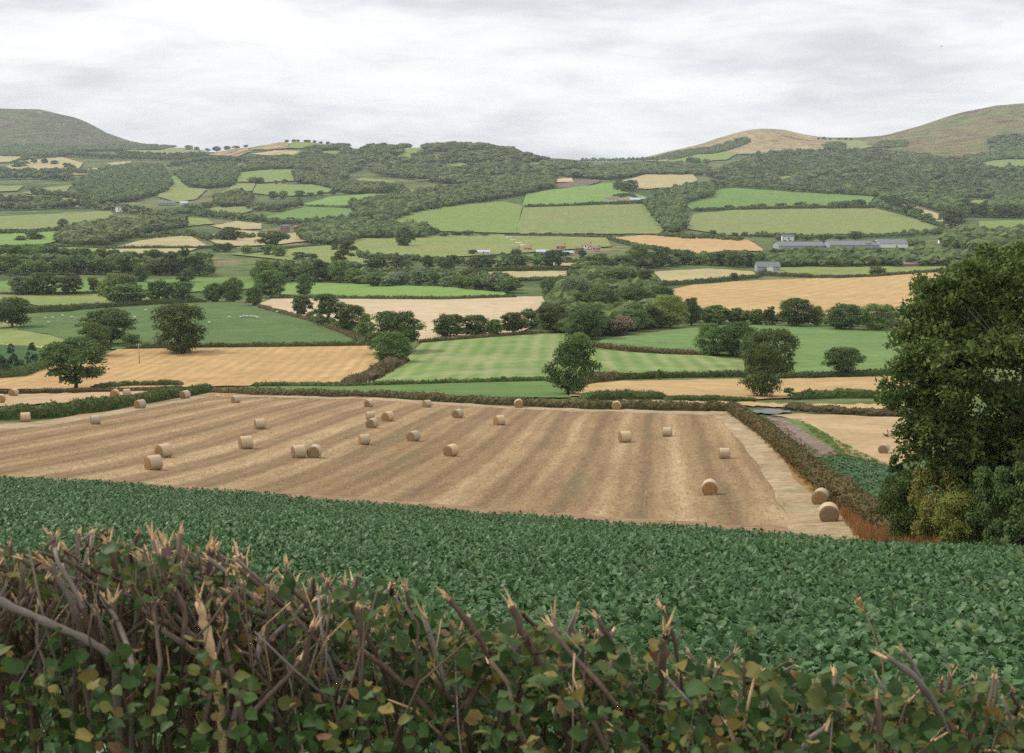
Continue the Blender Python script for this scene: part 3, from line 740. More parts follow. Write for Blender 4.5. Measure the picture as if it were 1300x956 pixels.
# kale field soil: in front of the bale field boundary, up to the roadside hedge
kx = np.linspace(-0.62, 0.62, 60); mb = MB()
rows = []
bpx = np.array([-900, -200, 0, 325, 650, 975, 1090, 1300, 1900]); bpy_ = np.array([560, 600, 610, 632, 659, 681.5, 697, 706, 712])
bs, bt = ray(bpx, bpy_)
BP = ground(bpx[1:-1], bpy_[1:-1])
kb_s = BP[:, 0] / BP[:, 1]; kb_y = BP[:, 1]
def kale_far(s):
    return np.interp(s, kb_s, kb_y)
tv = np.linspace(0, 1, 40)
gy = 4.6 + (kale_far(kx)[None, :] - 4.6) * tv[:, None]; gx = kx[None, :] * gy * 1.0
gz = height(gx, gy) + 0.012
ii = np.arange(39)[:, None] * 60; jj = np.arange(59)[None, :]
mb.add(np.stack([gx, gy, gz], -1).reshape(-1, 3), np.stack([ii + jj, ii + jj + 1, ii + 60 + jj + 1, ii + 60 + jj], -1).reshape(-1, 4), 0, True)
tag(mb.build('crop_field', FM['soil']), 'dark soil under the kale crop in the foreground', 'crop field', kind='structure')

# ------------------------------------------------------------------ foliage materials (leaf colours)
TINT = {
 'oak':    foliage_mat('leaf_dark_oak', (0.048, 0.079, 0.021), (0.121, 0.169, 0.048)),
 'mid':    foliage_mat('leaf_mid_green', (0.066, 0.112, 0.026), (0.152, 0.218, 0.058)),
 'light':  foliage_mat('leaf_fresh_green', (0.092, 0.152, 0.033), (0.198, 0.277, 0.073)),
 'sage':   foliage_mat('leaf_sage_green', (0.112, 0.156, 0.073), (0.231, 0.284, 0.145)),
 'yellow': foliage_mat('leaf_yellow_green', (0.132, 0.165, 0.034), (0.264, 0.290, 0.073)),
 'brown':  foliage_mat('leaf_dry_brown', (0.125, 0.090, 0.053), (0.244, 0.178, 0.112)),
 'conifer': foliage_mat('needle_dark', (0.040, 0.074, 0.026), (0.090, 0.139, 0.050), 0.1),
}
M_wood = foliage_mat('leaf_far_wood', (0.029, 0.055, 0.016), (0.152, 0.198, 0.059), 0.15, var_scale=0.06, rnd=0.1, wi=0.5, wn_=1.3)
M_wood2 = foliage_mat('leaf_far_plantation', (0.029, 0.053, 0.017), (0.121, 0.156, 0.048), 0.12, var_scale=0.025, rnd=0.1, wi=0.5, wn_=1.3)
M_hedge = foliage_mat('leaf_hedge', (0.045, 0.073, 0.021), (0.132, 0.161, 0.050), 0.15, var_scale=0.12, wn_=1.0)
M_hedge_brown = foliage_mat('leaf_hedge_cut_brown', (0.066, 0.058, 0.025), (0.178, 0.139, 0.066), 0.12, var_scale=0.2, wi=.6, wn_=1.0)
M_hedge_russet = foliage_mat('leaf_hedge_russet', (0.060, 0.082, 0.024), (0.20, 0.135, 0.060), 0.12, var_scale=0.3, wi=.5, wn_=1.1)
M_bark = bark_mat('bark', (0.085, 0.070, 0.055))
M_bark_pale = bark_mat('bark_ash', (0.15, 0.135, 0.11))


# ------------------------------------------------------------------ tree prototypes (unit height, unit crown width)
def crown_lobes(shape, r):
    L = []
    if shape in ('round', 'tall', 'flat'):
        cz, hz, rx, n, pw = {'round': (0.51, 0.43, 0.37, 84, 2.5), 'tall': (0.51, 0.44, 0.35, 76, 2.0), 'flat': (0.55, 0.36, 0.39, 80, 2.4)}[shape]
        for i in range(n):
            dz = r.uniform(-0.97, 1.0); a = r.uniform(0, 6.28)
            rad = rx * (1 - abs(dz) ** pw) ** 0.5 * r.uniform(0.35, 1) ** 0.5 * (1 + 0.10 * math.sin(3 * a + dz * 2) + 0.08 * math.sin(7 * a))
            L.append((np.array([rad * math.cos(a), rad * math.sin(a), cz + hz * dz * (1 - 0.1 * math.sin(2 * a))]), r.uniform(0.075, 0.14)))
        L.append((np.array([0, 0, cz]), 0.26)); L.append((np.array([0, 0, cz - 0.2]), 0.16)); L.append((np.array([0, 0, cz + 0.2]), 0.2))
    elif shape == 'ragged':
        for i in range(34):
            a = r.uniform(0, 6.28); z = r.uniform(0.06, 0.92); q = r.uniform(0.12, 0.46) * (1.15 - 0.62 * z)
            L.append((np.array([q * math.cos(a) + 0.05 * math.sin(z * 5), q * math.sin(a), z]), r.uniform(0.07, 0.14)))
        L.append((np.array([0.02, 0, 0.42]), 0.20)); L.append((np.array([0.03, 0.02, 0.66]), 0.15))
    elif shape == 'bush':
        for i in range(20):
            d = rand_dirs(1, r)[0]
            L.append((np.array([d[0] * 0.33, d[1] * 0.33, 0.42 + d[2] * 0.33]), r.uniform(0.12, 0.2)))
        L.append((np.array([0, 0, 0.4]), 0.28))
    elif shape == 'cone':
        for i in range(26):
            z = r.uniform(0.05, 0.97); q = 0.40 * (1 - z) ** 0.8 * r.uniform(0.6, 1); a = r.uniform(0, 6.28)
            L.append((np.array([q * math.cos(a), q * math.sin(a), z]), 0.05 + 0.09 * (1 - z)))
    return L


def crown_leaves(mb, shape, n, size, seed, mat=0, skirt=0.05):
    r = np.random.default_rng(seed)
    L = crown_lobes(shape, r)
    vol = np.array([q[1] ** 2 for q in L]); vol /= vol.sum()
    idx = r.choice(len(L), n, p=vol)
    C = np.array([L[i][0] for i in idx]); RR = np.array([L[i][1] for i in idx])
    d = rand_dirs(n, r); d[:, 2] = np.where(d[:, 2] < -0.35, -d[:, 2] * 0.5, d[:, 2]); d /= np.linalg.norm(d, axis=1)[:, None]
    rad = RR * r.uniform(0.2, 1.12, n) ** 0.6
    P = C + d * rad[:, None]
    P[:, :2] *= 0.5 / np.quantile(np.abs(P[:, :2]), 0.985)
    P[:, 2] *= 1.0 / np.quantile(P[:, 2], 0.995)
    low = skirt if shape in ('round', 'tall', 'flat', 'ragged') else 0.0
    keep = (P[:, 2] > low + 0.06 * r.normal(size=n)) & (P[:, 2] < 1.0)
    P = P[keep]; d = d[keep]
    P[:, 2] = np.maximum(P[:, 2], 0.01)
    leaves(mb, P, size * r.uniform(0.7, 1.35, len(P)), up=d * 0.8 + np.array([0, 0, 0.35]), mat=mat, r=r, jitter=0.75, aspect=0.75)
    return L


def trunk_mesh(mb, L, seed, shape, thick=0.035, mat=0, limbs=9):
    r = np.random.default_rng(seed + 99)
    top = 0.72
    n = 7
    pts = np.array([[0.02 * math.sin(i * 1.3 + seed), 0.02 * math.cos(i * 1.7 + seed), -0.03 + top * i / (n - 1)] for i in range(n)])
    tube(mb, pts, np.linspace(thick, thick * 0.3, n) * np.array([1.35, 1.05, 1, 1, 1, 1, 1]), 8, mat)
    for j in r.choice(len(L), min(limbs, len(L)), replace=False):
        q = L[j][0]; z0 = r.uniform(0.14, 0.38)
        a = np.array([0, 0, z0]); b = q * np.array([0.95, 0.95, 0.97])
        m = (a + b) / 2 + np.array([0, 0, -0.03 + 0.05 * r.random()])
        t = np.linspace(0, 1, 6)[:, None]
        p = (1 - t) ** 2 * a + 2 * t * (1 - t) * m + t ** 2 * b
        tube(mb, p, np.linspace(thick * 0.45, thick * 0.1, 6), 5, mat)


_cm = {}
def crown_me(shape, tint, lod, var):
    key = (shape, tint, lod, var)
    if key not in _cm:
        mb = MB()
        n, s = {'A': (9000, 0.042), 'B': (2800, 0.075), 'C': (900, 0.125)}[lod]
        L = crown_leaves(mb, shape, n, s, 31 * var + sum(map(ord, shape)))
        _cm[key] = (mb.mesh('crown', TINT[tint]), L)
    return _cm[key]


def trunk_me(shape, tint, lod, var):
    key = ('t', shape, lod, var)
    if key not in _cm:
        L = crown_me(shape, tint, lod, var)[1]
        mb = MB(); trunk_mesh(mb, L, var, shape, thick=0.02 if shape == 'cone' else 0.034)
        _cm[key] = mb.mesh('trunk', M_bark)
    return _cm[key]


def far_me(shape, tint, var, lod):
    """crown and trunk in one mesh for trees too small to show parts"""
    key = ('f', shape, tint, var, lod)
    if key not in _cm:
        mb = MB(); n, s = {'B': (2600, 0.08), 'C': (900, 0.125)}[lod]
        L = crown_leaves(mb, shape, n, s, 17 * var + sum(map(ord, shape)), 0, skirt=0.04)
        trunk_mesh(mb, L, var, shape, mat=1, limbs=3)
        _cm[key] = mb.mesh('tree', [TINT[tint], M_bark])
    return _cm[key]


_tc = [0]
def tree(px, py, h, w_, shape, tint, label, cat=None, group=None, lean=None, name=None):
    """a tree standing on the terrain point seen at (px, py), h and w_ in frame pixels"""
    q = g1(px, py); m = mpp(q); _tc[0] += 1
    H = h * m * 1.02; W = w_ * m * 1.08
    var = _tc[0] % 4
    nm = name or ('bush' if shape == 'bush' else 'conifer' if shape == 'cone' else 'tree')
    cat = cat or nm
    rz = random.uniform(0, 6.28)
    if h >= 26:
        o = empty(nm, (q[0], q[1], q[2] - 0.04 * H), rz)
        o.scale = (W, W * random.uniform(.85, 1.0), H)
        if lean: o.rotation_euler = (lean[0], lean[1], rz)
        lod = 'A' if h >= 30 else 'B'
        c = bpy.data.objects.new('crown', crown_me(shape, tint, lod, var)[0]); COL.objects.link(c); c.parent = o
        t = bpy.data.objects.new('trunk', trunk_me(shape, tint, lod, var)); COL.objects.link(t); t.parent = o
    else:
        o = bpy.data.objects.new(nm, far_me(shape, tint, var, 'B' if h >= 15 else 'C')); COL.objects.link(o)
        o.location = (q[0], q[1], q[2] - 0.07 * H); o.rotation_euler = (0, 0, rz); o.scale = (W, W * random.uniform(.85, 1.1), H)
    return tag(o, label, cat, group)


ORD = ['first', 'second', 'third', 'fourth', 'fifth', 'sixth', 'seventh', 'eighth', 'ninth', 'tenth', 'eleventh', 'twelfth', 'thirteenth', 'fourteenth', 'fifteenth', 'sixteenth', 'seventeenth', 'eighteenth', 'nineteenth', 'twentieth']


def row(pts, n, h, w_, where, shapes=('round', 'tall', 'ragged', 'bush'), tints=('oak', 'mid', 'oak', 'light'), jit=2.0, group=None):
    """n single trees along a line of the frame"""
    d = densify(pts, 1.0, False)
    seg = np.concatenate([[0], np.cumsum(np.linalg.norm(np.diff(d, axis=0), axis=1))])
    xs = []
    for i in range(n):
        t = (i + 0.5 + random.uniform(-.28, .28)) / n * seg[-1]
        xs.append((np.interp(t, seg, d[:, 0]), np.interp(t, seg, d[:, 1]) + random.uniform(-jit, jit) * 0.4))
    xs.sort()
    word = {'oak': 'dark', 'mid': 'green', 'light': 'light green', 'sage': 'grey green', 'yellow': 'yellowish', 'brown': 'brownish', 'conifer': 'dark'}
    for i, (x, y) in enumerate(xs):
        s = random.choice(shapes); t = random.choice(tints); f = random.uniform(.75, 1.2)
        hh = h * f * (0.75 if s == 'bush' else 1)
        tree(x, y, hh, w_ * f * random.uniform(.85, 1.15), s, t,
             f"{word[t]} {'bush' if s == 'bush' else 'tree'}, {ORD[i]} from the left {where}", group=group or 'trees ' + where)


# ------------------------------------------------------------------ hedges
def hedge(pts, hpx, label, mat=None, width=1.3, leaf=None, name='hedge', cat='hedge', dens=1.0, rough=0.22):
    mat = mat or M_hedge
    d = densify(widen(pts), 3.0, False)
    P = ground(d[:, 0], d[:, 1])
    m = float(np.median([mpp(q) for q in P])); H = hpx * m
    seg = np.concatenate([[0], np.cumsum(np.linalg.norm(np.diff(P[:, :2], axis=0), axis=1))])
    Lm = seg[-1]; stepm = max(0.55 * H, m * 1.6)
    n = int(min(900, max(4, Lm / stepm)))
    t = np.linspace(0, Lm, n)
    x = np.interp(t, seg, P[:, 0]); y = np.interp(t, seg, P[:, 1])
    kk = max(1, int(4 / max(stepm, .5)))
    z = height(x, y)
    tx = np.gradient(x); ty = np.gradient(y); l = np.hypot(tx, ty) + 1e-9; nx, ny = -ty / l, tx / l
    Wd = max(width * 0.5, H * 0.35)
    prof = np.array([(-1.0, -0.1), (-1.05, 0.35), (-0.85, 0.8), (-0.3, 1.0), (0.3, 1.0), (0.85, 0.8), (1.05, 0.35), (1.0, -0.1)])
    hv = 1 + smooth(rng.normal(0, rough * 1.3, n), 2) + rng.normal(0, rough * 0.35, n)
    off = prof[None, :, 0] * Wd * (1 + rng.normal(0, rough * .6, (n, 8)))
    zz = prof[None, :, 1] * H * hv[:, None] * (1 + rng.normal(0, rough * .4, (n, 8)))
    endt = np.minimum(1, np.minimum(np.arange(n), np.arange(n)[::-1]) / 2 + 0.3)
    zz *= endt[:, None]
    V = np.stack([x[:, None] + nx[:, None] * off, y[:, None] + ny[:, None] * off, z[:, None] + np.maximum(zz, -0.3)], -1)
    i = np.arange(n - 1)[:, None] * 8; j = np.arange(7)[None, :]
    mb = MB(); mb.add(V.reshape(-1, 3), np.stack([i + j, i + 8 + j, i + 8 + j + 1, i + j + 1], -1).reshape(-1, 4), 0, False)
    mb.f.append((np.array([[0, 1, 2, 3, 4, 5, 6, 7]]), 0, False)); mb.f.append((np.array([[7, 6, 5, 4, 3, 2, 1, 0]]) + (n - 1) * 8, 0, False))
    ls = leaf or max(0.16, 1.7 * m)
    area = Lm * (2 * H + 2 * Wd)
    nl = int(min(26000, area / (ls * ls * 0.38) * 0.8 * dens))
    a = rng.uniform(0, n - 1.001, nl); ai = a.astype(int); af = a - ai
    b = rng.uniform(0.6, 6.4, nl); bi = b.astype(int); bf = b - bi
    def bil(A):
        return ((A[ai, bi].T * (1 - af) * (1 - bf)) + (A[ai + 1, bi].T * af * (1 - bf)) + (A[ai, bi + 1].T * (1 - af) * bf) + (A[ai + 1, bi + 1].T * af * bf)).T
    C = bil(V) + rng.normal(0, 0.22 * ls + 0.06 * H, (nl, 3))
    # unkempt shoots above the top
    leaves(mb, C, ls * rng.uniform(.6, 1.4, nl), up=np.array([0, 0, 0.5]), aspect=.7, jitter=1.0)
    o = mb.build(name, mat)
    return tag(o, label, cat)


# ------------------------------------------------------------------ woods: masses of crowns nobody could count
def wood_mesh(P, hs, ws, conif, nleaf, leafpx_m, mat, name, label):
    mb = MB(); n = len(P)
    V0, F0 = ICO1
    for shape in (0, 1):
        idx = np.where(conif == shape)[0]
        if len(idx) == 0: continue
        k = len(idx)
        v = np.repeat(V0[None], k, 0)
        jit = 0.9 + rng.normal(0, 0.2, (k, len(V0), 1))
        v = v * jit
        if shape == 1:
            t = (v[:, :, 2] + 1) / 2
            v = v * np.stack([1.15 - 0.85 * t, 1.15 - 0.85 * t, np.ones_like(t)], -1)
        scl = np.stack([ws[idx] * 0.46, ws[idx] * 0.46, hs[idx] * (0.5 if shape else 0.44)], -1)[:, None, :]
        v = v * scl
        v[:, :, 2] += (hs[idx] * 0.52)[:, None]
        v += P[idx][:, None, :]
        f = (F0[None] + (np.arange(k) * len(V0))[:, None, None]).reshape(-1, 3)
        mb.add(v.reshape(-1, 3), f, 0, False)
        # leaf sprays breaking the outline
        d = rand_dirs(k * nleaf).reshape(k, nleaf, 3); d[:, :, 2] = np.abs(d[:, :, 2]) * 1.1 - 0.25
        if shape == 1:
            t = np.clip((d[:, :, 2] + 1) / 2, 0, 1); d = d * np.stack([1.15 - 0.85 * t, 1.15 - 0.85 * t, np.ones_like(t)], -1)
        c = d * scl * rng.uniform(0.9, 1.18, (k, nleaf, 1)) * rng.choice([0.82, 1.0, 1.1], (k, nleaf, 1)); c[:, :, 2] += (hs[idx] * 0.52)[:, None]
        c = (c + P[idx][:, None, :]).reshape(-1, 3)
        dd = d.reshape(-1, 3)
        leaves(mb, c, leafpx_m * rng.uniform(.7, 1.4, len(c)), up=dd * 0.9 + np.array([0, 0, 0.3]), aspect=.8, jitter=.6)
    o = mb.build(name, mat)
    return tag(o, label, 'woodland', kind='stuff')


def wood(poly, label, hm=11.0, spacing=8.5, conifer=0.0, mat=None, nleaf=48, holes=(), grow=1.0):
    poly = np.array(widen(poly), float)
    q = ground(*densify(poly, 6).T)
    x0, y0 = q[:, :2].min(0); x1, y1 = q[:, :2].max(0)
    gx, gy = np.meshgrid(np.arange(x0, x1 + spacing, spacing), np.arange(y0, y1 + spacing, spacing * 0.9))
    gx = gx.ravel() + rng.uniform(-.42, .42, gx.size) * spacing; gy = gy.ravel() + rng.uniform(-.42, .42, gy.size) * spacing
    gz = height(gx, gy)
    px, py = project(gx, gy, gz)
    m = inside(poly, px, py)
    for hh in holes: m &= ~inside(hh, px, py)
    P = np.stack([gx, gy, gz], -1)[m]
    if len(P) > 2600:
        P = P[rng.choice(len(P), 2600, replace=False)]
    n = len(P)
    if n < 3: print('WOOD EMPTY', label, n); return
    big = rng.random(n) < 0.18
    q_ = rng.uniform(0, 1, n); hs = hm * (0.5 + 0.62 * q_) * np.where(big, 1.2, 1.0); ws = spacing * (0.8 + 1.0 * q_ * rng.uniform(.7, 1.2, n)) * grow
    cf = (rng.random(n) < conifer).astype(int); ws = np.where(cf == 1, ws * 0.75, ws)
    med = float(np.median(P[:, 1])); mm = med / FPX
    return wood_mesh(P, hs, ws, cf, nleaf, max(0.6, 1.5 * mm), mat or M_wood, 'woodland', label)


def belt(pts, hpx, label, spacing_px=5.0, rows_=2, mat=None, wide=1.0):
    """a continuous line of trees and bushes that reads as one mass"""
    d = densify(widen(pts), spacing_px, False)
    P = []
    for r_ in range(rows_):
        jj = rng.uniform(-.5, .5, (len(d), 2)) * spacing_px * np.array([1.0, 0.25])
        P.append(ground(d[:, 0] + jj[:, 0], d[:, 1] + jj[:, 1] - r_ * 1.2))
    P = np.concatenate(P); n = len(P)
    m = P[:, 1] / FPX
    hs = hpx * m * rng.uniform(.55, 1.2, n); ws = np.maximum(hpx * 1.05, spacing_px * 1.35) * m * rng.uniform(.8, 1.35, n) * wide
    return wood_mesh(P, hs, ws, np.zeros(n, int), 60, float(np.median(m)) * 1.35, mat or M_wood, 'woodland', label)

# ------------------------------------------------------------------ single trees
T = [
 # px, base row, height, width, shape, tint, label
 (97, 494, 66, 72, 'flat', 'oak', 'round dark oak on the near edge of the left golden stubble, trunk bare below'),
 (228, 448, 63, 64, 'round', 'oak', 'broad dark oak standing between the golden stubble and the sheep meadow'),
 (140, 437, 46, 60, 'flat', 'oak', 'spreading dark tree behind the brighter tree, left of the broad meadow oak'),
 (122, 452, 43, 38, 'tall', 'mid', 'brighter green tree squeezed between two dark trees at the meadow corner'),
 (168, 440, 18, 20, 'bush', 'mid', 'small round bush left of the pole in the golden stubble'),
 (16, 416, 40, 48, 'bush', 'oak', 'dense dark rounded tree at the left edge of the sheep meadow'),
 (15, 467, 31, 20, 'cone', 'conifer', 'left one of two small conifers by the blue green crop'),
 (41, 464, 30, 18, 'cone', 'conifer', 'right one of two small conifers by the blue green crop'),
 (-1, 479, 30, 20, 'tall', 'conifer', 'dark tree cut by the left edge next to the small conifers'),
 (27, 466, 11, 9, 'bush', 'mid', 'tiny bush between the two small conifers'),
 (25, 374, 25, 28, 'bush', 'sage', 'pale willow like bush at the left end of the row of round trees'),
 (54, 374, 29, 36, 'round', 'oak', 'dark round tree next to the pale willow like bush'),
 (88, 374, 28, 32, 'flat', 'oak', 'dark umbrella shaped tree with a short trunk in the row of round trees'),
 (119, 373, 22, 21, 'ragged', 'mid', 'smaller upright tree between umbrella shaped tree and the big light tree'),
 (152, 385, 39, 46, 'round', 'light', 'big light green tree behind the two lobed tree above the meadow'),
 (160, 387, 27, 50, 'flat', 'mid', 'low two lobed tree in front of the big light green tree'),
 (201, 384, 29, 31, 'round', 'oak', 'dark leaning round tree right of the two lobed tree'),
 (231, 384, 27, 31, 'round', 'oak', 'round tree above the broad meadow oak'),
 (271, 383, 25, 25, 'round', 'mid', 'left one of the paired trees right above the sheep meadow'),
 (296, 383, 31, 30, 'tall', 'mid', 'taller right one of the paired trees above the sheep meadow'),
 (323, 388, 25, 22, 'round', 'oak', 'dark tree at the left tip of the pale tilled field'),
 (179, 358, 22, 21, 'round', 'oak', 'small dark tree alone in the bright green field behind the row'),
 (236, 358, 18, 22, 'bush', 'oak', 'low dark tree in the tan corner behind the bright green field'),
 (19, 352, 12, 16, 'bush', 'mid', 'small bush in the bright field at the left edge'),
 (344, 377, 35, 39, 'round', 'mid', 'rounded leafy tree at the left end of the long bright green field'),
 (386, 375, 28, 20, 'tall', 'mid', 'slender tree at the hedge before the long bright green field'),
 (383, 399, 25, 24, 'round', 'oak', 'small dark tree at the upper left corner of the sheep meadow hedge'),
 (418, 412, 40, 46, 'ragged', 'oak', 'large open crowned tree at the lower left edge of the pale tilled field'),
 (447, 421, 35, 32, 'round', 'oak', 'dark tree touching the large open crowned tree on its right'),
 (465, 428, 31, 22, 'tall', 'light', 'lighter green upright tree wedged beside the biggest dark clump tree'),
 (502, 448, 54, 68, 'round', 'oak', 'biggest dark tree of the clump at the end of the golden stubble'),
 (497, 461, 41, 42, 'round', 'mid', 'nearer rounded tree in front of the biggest dark clump tree'),
 (571, 427, 29, 38, 'round', 'oak', 'left tree of the group at the foot of the pale tilled field'),
 (604, 427, 28, 33, 'round', 'oak', 'second tree of the group at the foot of the pale tilled field'),
 (628, 427, 23, 22, 'round', 'mid', 'small third tree of the group at the foot of the pale tilled field'),
 (651, 425, 29, 29, 'flat', 'oak', 'fourth and last wide tree of the group at the foot of the pale tilled field'),
 (672, 413, 22, 24, 'bush', 'oak', 'low dark tree between the pale tilled field and the central grove'),
 (704, 421, 35, 38, 'round', 'oak', 'dark tree at the left front of the central grove'),
 (744, 429, 42, 54, 'round', 'oak', 'broad dark tree at the very front of the central grove'),
 (762, 422, 30, 26, 'tall', 'sage', 'pale green tree beside the broad front tree of the central grove'),
 (787, 425, 25, 30, 'bush', 'brown', 'withered brown bush at the front of the central grove'),
 (806, 419, 27, 30, 'round', 'mid', 'round green tree right of the withered brown bush'),
 (730, 385, 34, 42, 'round', 'sage', 'grey green willow at the back left of the central grove'),
 (696, 377, 26, 20, 'tall', 'mid', 'narrow tree left of the grey green willow'),
 (754, 369, 23, 24, 'round', 'oak', 'small dark round tree at the back of the central grove'),
 (790, 369, 29, 44, 'round', 'oak', 'dark tree forming the top of the central grove'),
 (818, 371, 29, 34, 'ragged', 'oak', 'dark ragged tree at the right back of the central grove'),
 (765, 402, 38, 44, 'round', 'oak', 'dark tree in the middle of the central grove behind the pale green tree'),
 (803, 400, 36, 46, 'round', 'oak', 'dark tree in the heart of the central grove behind the round green tree'),
 (735, 402, 32, 40, 'ragged', 'mid', 'green tree below the grey green willow in the central grove'),
 (838, 392, 30, 36, 'round', 'oak', 'dark tree behind the yellowish tree of the central grove'),
 (850, 415, 41, 40, 'round', 'yellow', 'yellowish green tree at the right part of the central grove'),
 (828, 416, 28, 28, 'ragged', 'oak', 'dark small tree squeezed left of the yellowish green tree'),
 (877, 412, 35, 26, 'tall', 'oak', 'dark tall tree right of the yellowish green tree'),
 (907, 411, 25, 39, 'round', 'mid', 'wide low hedgerow tree right of the dark tall tree'),
 (936, 411, 21, 21, 'round', 'oak', 'small round hedgerow tree before the large golden field'),
 (957, 412, 21, 27, 'bush', 'mid', 'hedgerow bush before the large golden field left of a small pointed tree'),
 (977, 413, 25, 19, 'ragged', 'oak', 'small pointed tree between hedgerow bush and the dense round tree'),
 (1011, 414, 36, 44, 'round', 'oak', 'dense dark round tree in the hedgerow under the large golden field'),
 (1038, 414, 26, 15, 'tall', 'yellow', 'thin yellowish tree between two dense round hedgerow trees'),
 (1072, 418, 33, 42, 'round', 'oak', 'dark round hedgerow tree right of the thin yellowish tree'),
 (1114, 419, 34, 42, 'round', 'light', 'lighter green round hedgerow tree beside the foreground ash crown'),
 (905, 450, 41, 40, 'tall', 'mid', 'upright green tree at the left of the clump between two green fields'),
 (936, 451, 44, 42, 'tall', 'oak', 'tall dark tree in the middle of the clump between two green fields'),
 (958, 462, 42, 36, 'round', 'oak', 'dark tree half hidden in the clump between two green fields'),
 (984, 476, 60, 54, 'round', 'oak', 'large round tree at the right of the clump between two green fields'),
 (966, 503, 68, 46, 'tall', 'oak', 'nearest tree of the clump, standing low on the golden strip'),
 (1069, 476, 36, 48, 'flat', 'oak', 'lone flat crowned dark tree in the smooth green field'),
 (719, 500, 76, 54, 'tall', 'oak', 'leaning ragged tree on the far hedge of the bale field'),
 (736, 441, 20, 20, 'bush', 'light', 'lighter bush showing behind the top of the leaning ragged tree'),
 (1113, 350, 13, 20, 'bush', 'mid', 'lone round bush in the hedge of the pale olive field'),
 (932, 355, 9, 11, 'bush', 'oak', 'small dark bush on the tan field edge behind the golden field'),
 (1002, 503, 12, 13, 'bush', 'light', 'small bright bush by the low hedge right of the clump'),
 (837, 481, 13, 8, 'tall', 'mid', 'small sapling sticking out of the hedge under the streaked green field'),
 (513, 312, 25, 22, 'round', 'oak', 'single dark round tree in the long olive field before the village'),
 (436, 334, 30, 33, 'ragged', 'oak', 'tall ragged tree left of the long olive field'),
 (345, 312, 20, 40, 'bush', 'oak', 'broad dark bush in front of the two brick houses'),
 (702, 338, 22, 26, 'round', 'oak', 'dark round tree before the white village bungalow'),
 (292, 305, 18, 24, 'round', 'oak', 'dark tree at the foot of the pale olive valley field'),
 (80, 290, 13, 12, 'tall', 'oak', 'small upright tree on the long olive green field at the left'),
]
for t in T:
    o = tree(*t)
    if 'leaning' in t[6] and 'behind' not in t[6]:
        o.rotation_euler = (0, 0.17, 0)
row([(4, 347), (120, 346), (268, 349)], 13, 24, 27, 'in the belt behind the left bright field', jit=4)
row([(330, 357), (400, 356), (458, 358)], 8, 25, 24, 'in the belt left of the pale willows', jit=4)
row([(466, 362), (560, 363), (650, 370)], 10, 24, 27, 'in the willow belt behind the long bright field', tints=('sage', 'mid', 'mid', 'sage'), shapes=('round', 'ragged', 'bush'), jit=3)
row([(470, 341), (560, 341), (690, 341)], 11, 17, 21, 'in the hedgerow before the village', jit=3)
row([(745, 345), (800, 341), (845, 337)], 7, 26, 26, 'in the dark clump right of the village', jit=5)
row([(850, 333), (890, 335), (970, 340)], 8, 21, 22, 'below the golden field right of the village', jit=4)
row([(6, 330), (60, 326), (130, 331), (265, 333)], 14, 17, 19, 'in the upper belt of the left valley', jit=3)
row([(20, 306), (60, 303)], 3, 9, 13, 'under the long olive field', shapes=('bush', 'round'))
row([(260, 318), (300, 320), (410, 333)], 7, 13, 17, 'between the left valley and the long olive field', jit=3)
row([(340, 252), (372, 250), (430, 247)], 6, 9, 12, 'under the upper green fields', shapes=('round', 'bush'))
row([(312, 231), (345, 233), (368, 233)], 4, 7, 9, 'along the foot of the dark green upper field', shapes=('round', 'bush'))
row([(362, 180), (378, 177.5), (402, 178), (425, 182.5)], 9, 3.6, 4.6, 'on the skyline above the hilltop field', shapes=('round',), tints=('oak',), jit=.4)
row([(236, 190), (262, 192), (300, 189), (316, 186)], 7, 6, 8, 'on the skyline left of the tan hilltop patches', shapes=('round', 'bush'), tints=('oak', 'mid'), jit=.6)
row([(15, 214), (40, 207), (70, 208), (100, 216)], 7, 8, 10, 'in the parched fields under the heather hill', shapes=('round', 'bush'), tints=('oak', 'mid'), jit=3)
row([(1033, 177), (1060, 178), (1085, 178)], 6, 3.4, 4.2, 'on the saddle beside the tan hill', shapes=('round',), tints=('oak',), jit=.3)
row([(476, 247), (490, 246), (500, 246)], 3, 10, 13, 'below the yellow olive field', shapes=('round',))
row([(780, 240), (795, 243), (806, 240)], 3, 16, 17, 'beside the bright green hill field', shapes=('round',))
row([(868, 206), (885, 207), (900, 209)], 3, 9, 12, 'on the small green pasture under the tan hill', shapes=('round',))
row([(920, 265), (960, 264), (1000, 263), (1060, 263.5), (1105, 262)], 9, 8, 15, 'in the hedge under the right bright field', shapes=('bush', 'round'))
row([(1120, 255), (1150, 270), (1180, 284)], 6, 17, 20, 'down the right wedge field', shapes=('round', 'bush'))
row([(1205, 290), (1215, 280), (1228, 274)], 4, 22, 22, 'above the pinkish house', shapes=('round', 'tall'))
row([(1232, 272), (1256, 275), (1300, 276)], 6, 16, 18, 'along the top of the right edge field', shapes=('round', 'tall'))
row([(560, 300), (600, 299), (618, 299)], 4, 8, 12, 'on the hedge under the large grass field', shapes=('bush',))
row([(650, 299), (700, 299), (765, 299), (800, 300)], 8, 5, 10, 'along the lane hedge under the olive field', shapes=('bush',))
row([(900, 298), (930, 300), (975, 301)], 6, 6, 9, 'under the wide olive field', shapes=('bush', 'round'))
row([(590, 322), (640, 325), (760, 324)], 6, 8, 11, 'among the village houses', shapes=('bush', 'round'))
row([(978, 305), (1000, 306), (1035, 306), (1100, 303)], 6, 9, 15, 'around the long white sheds', shapes=('round', 'bush'))

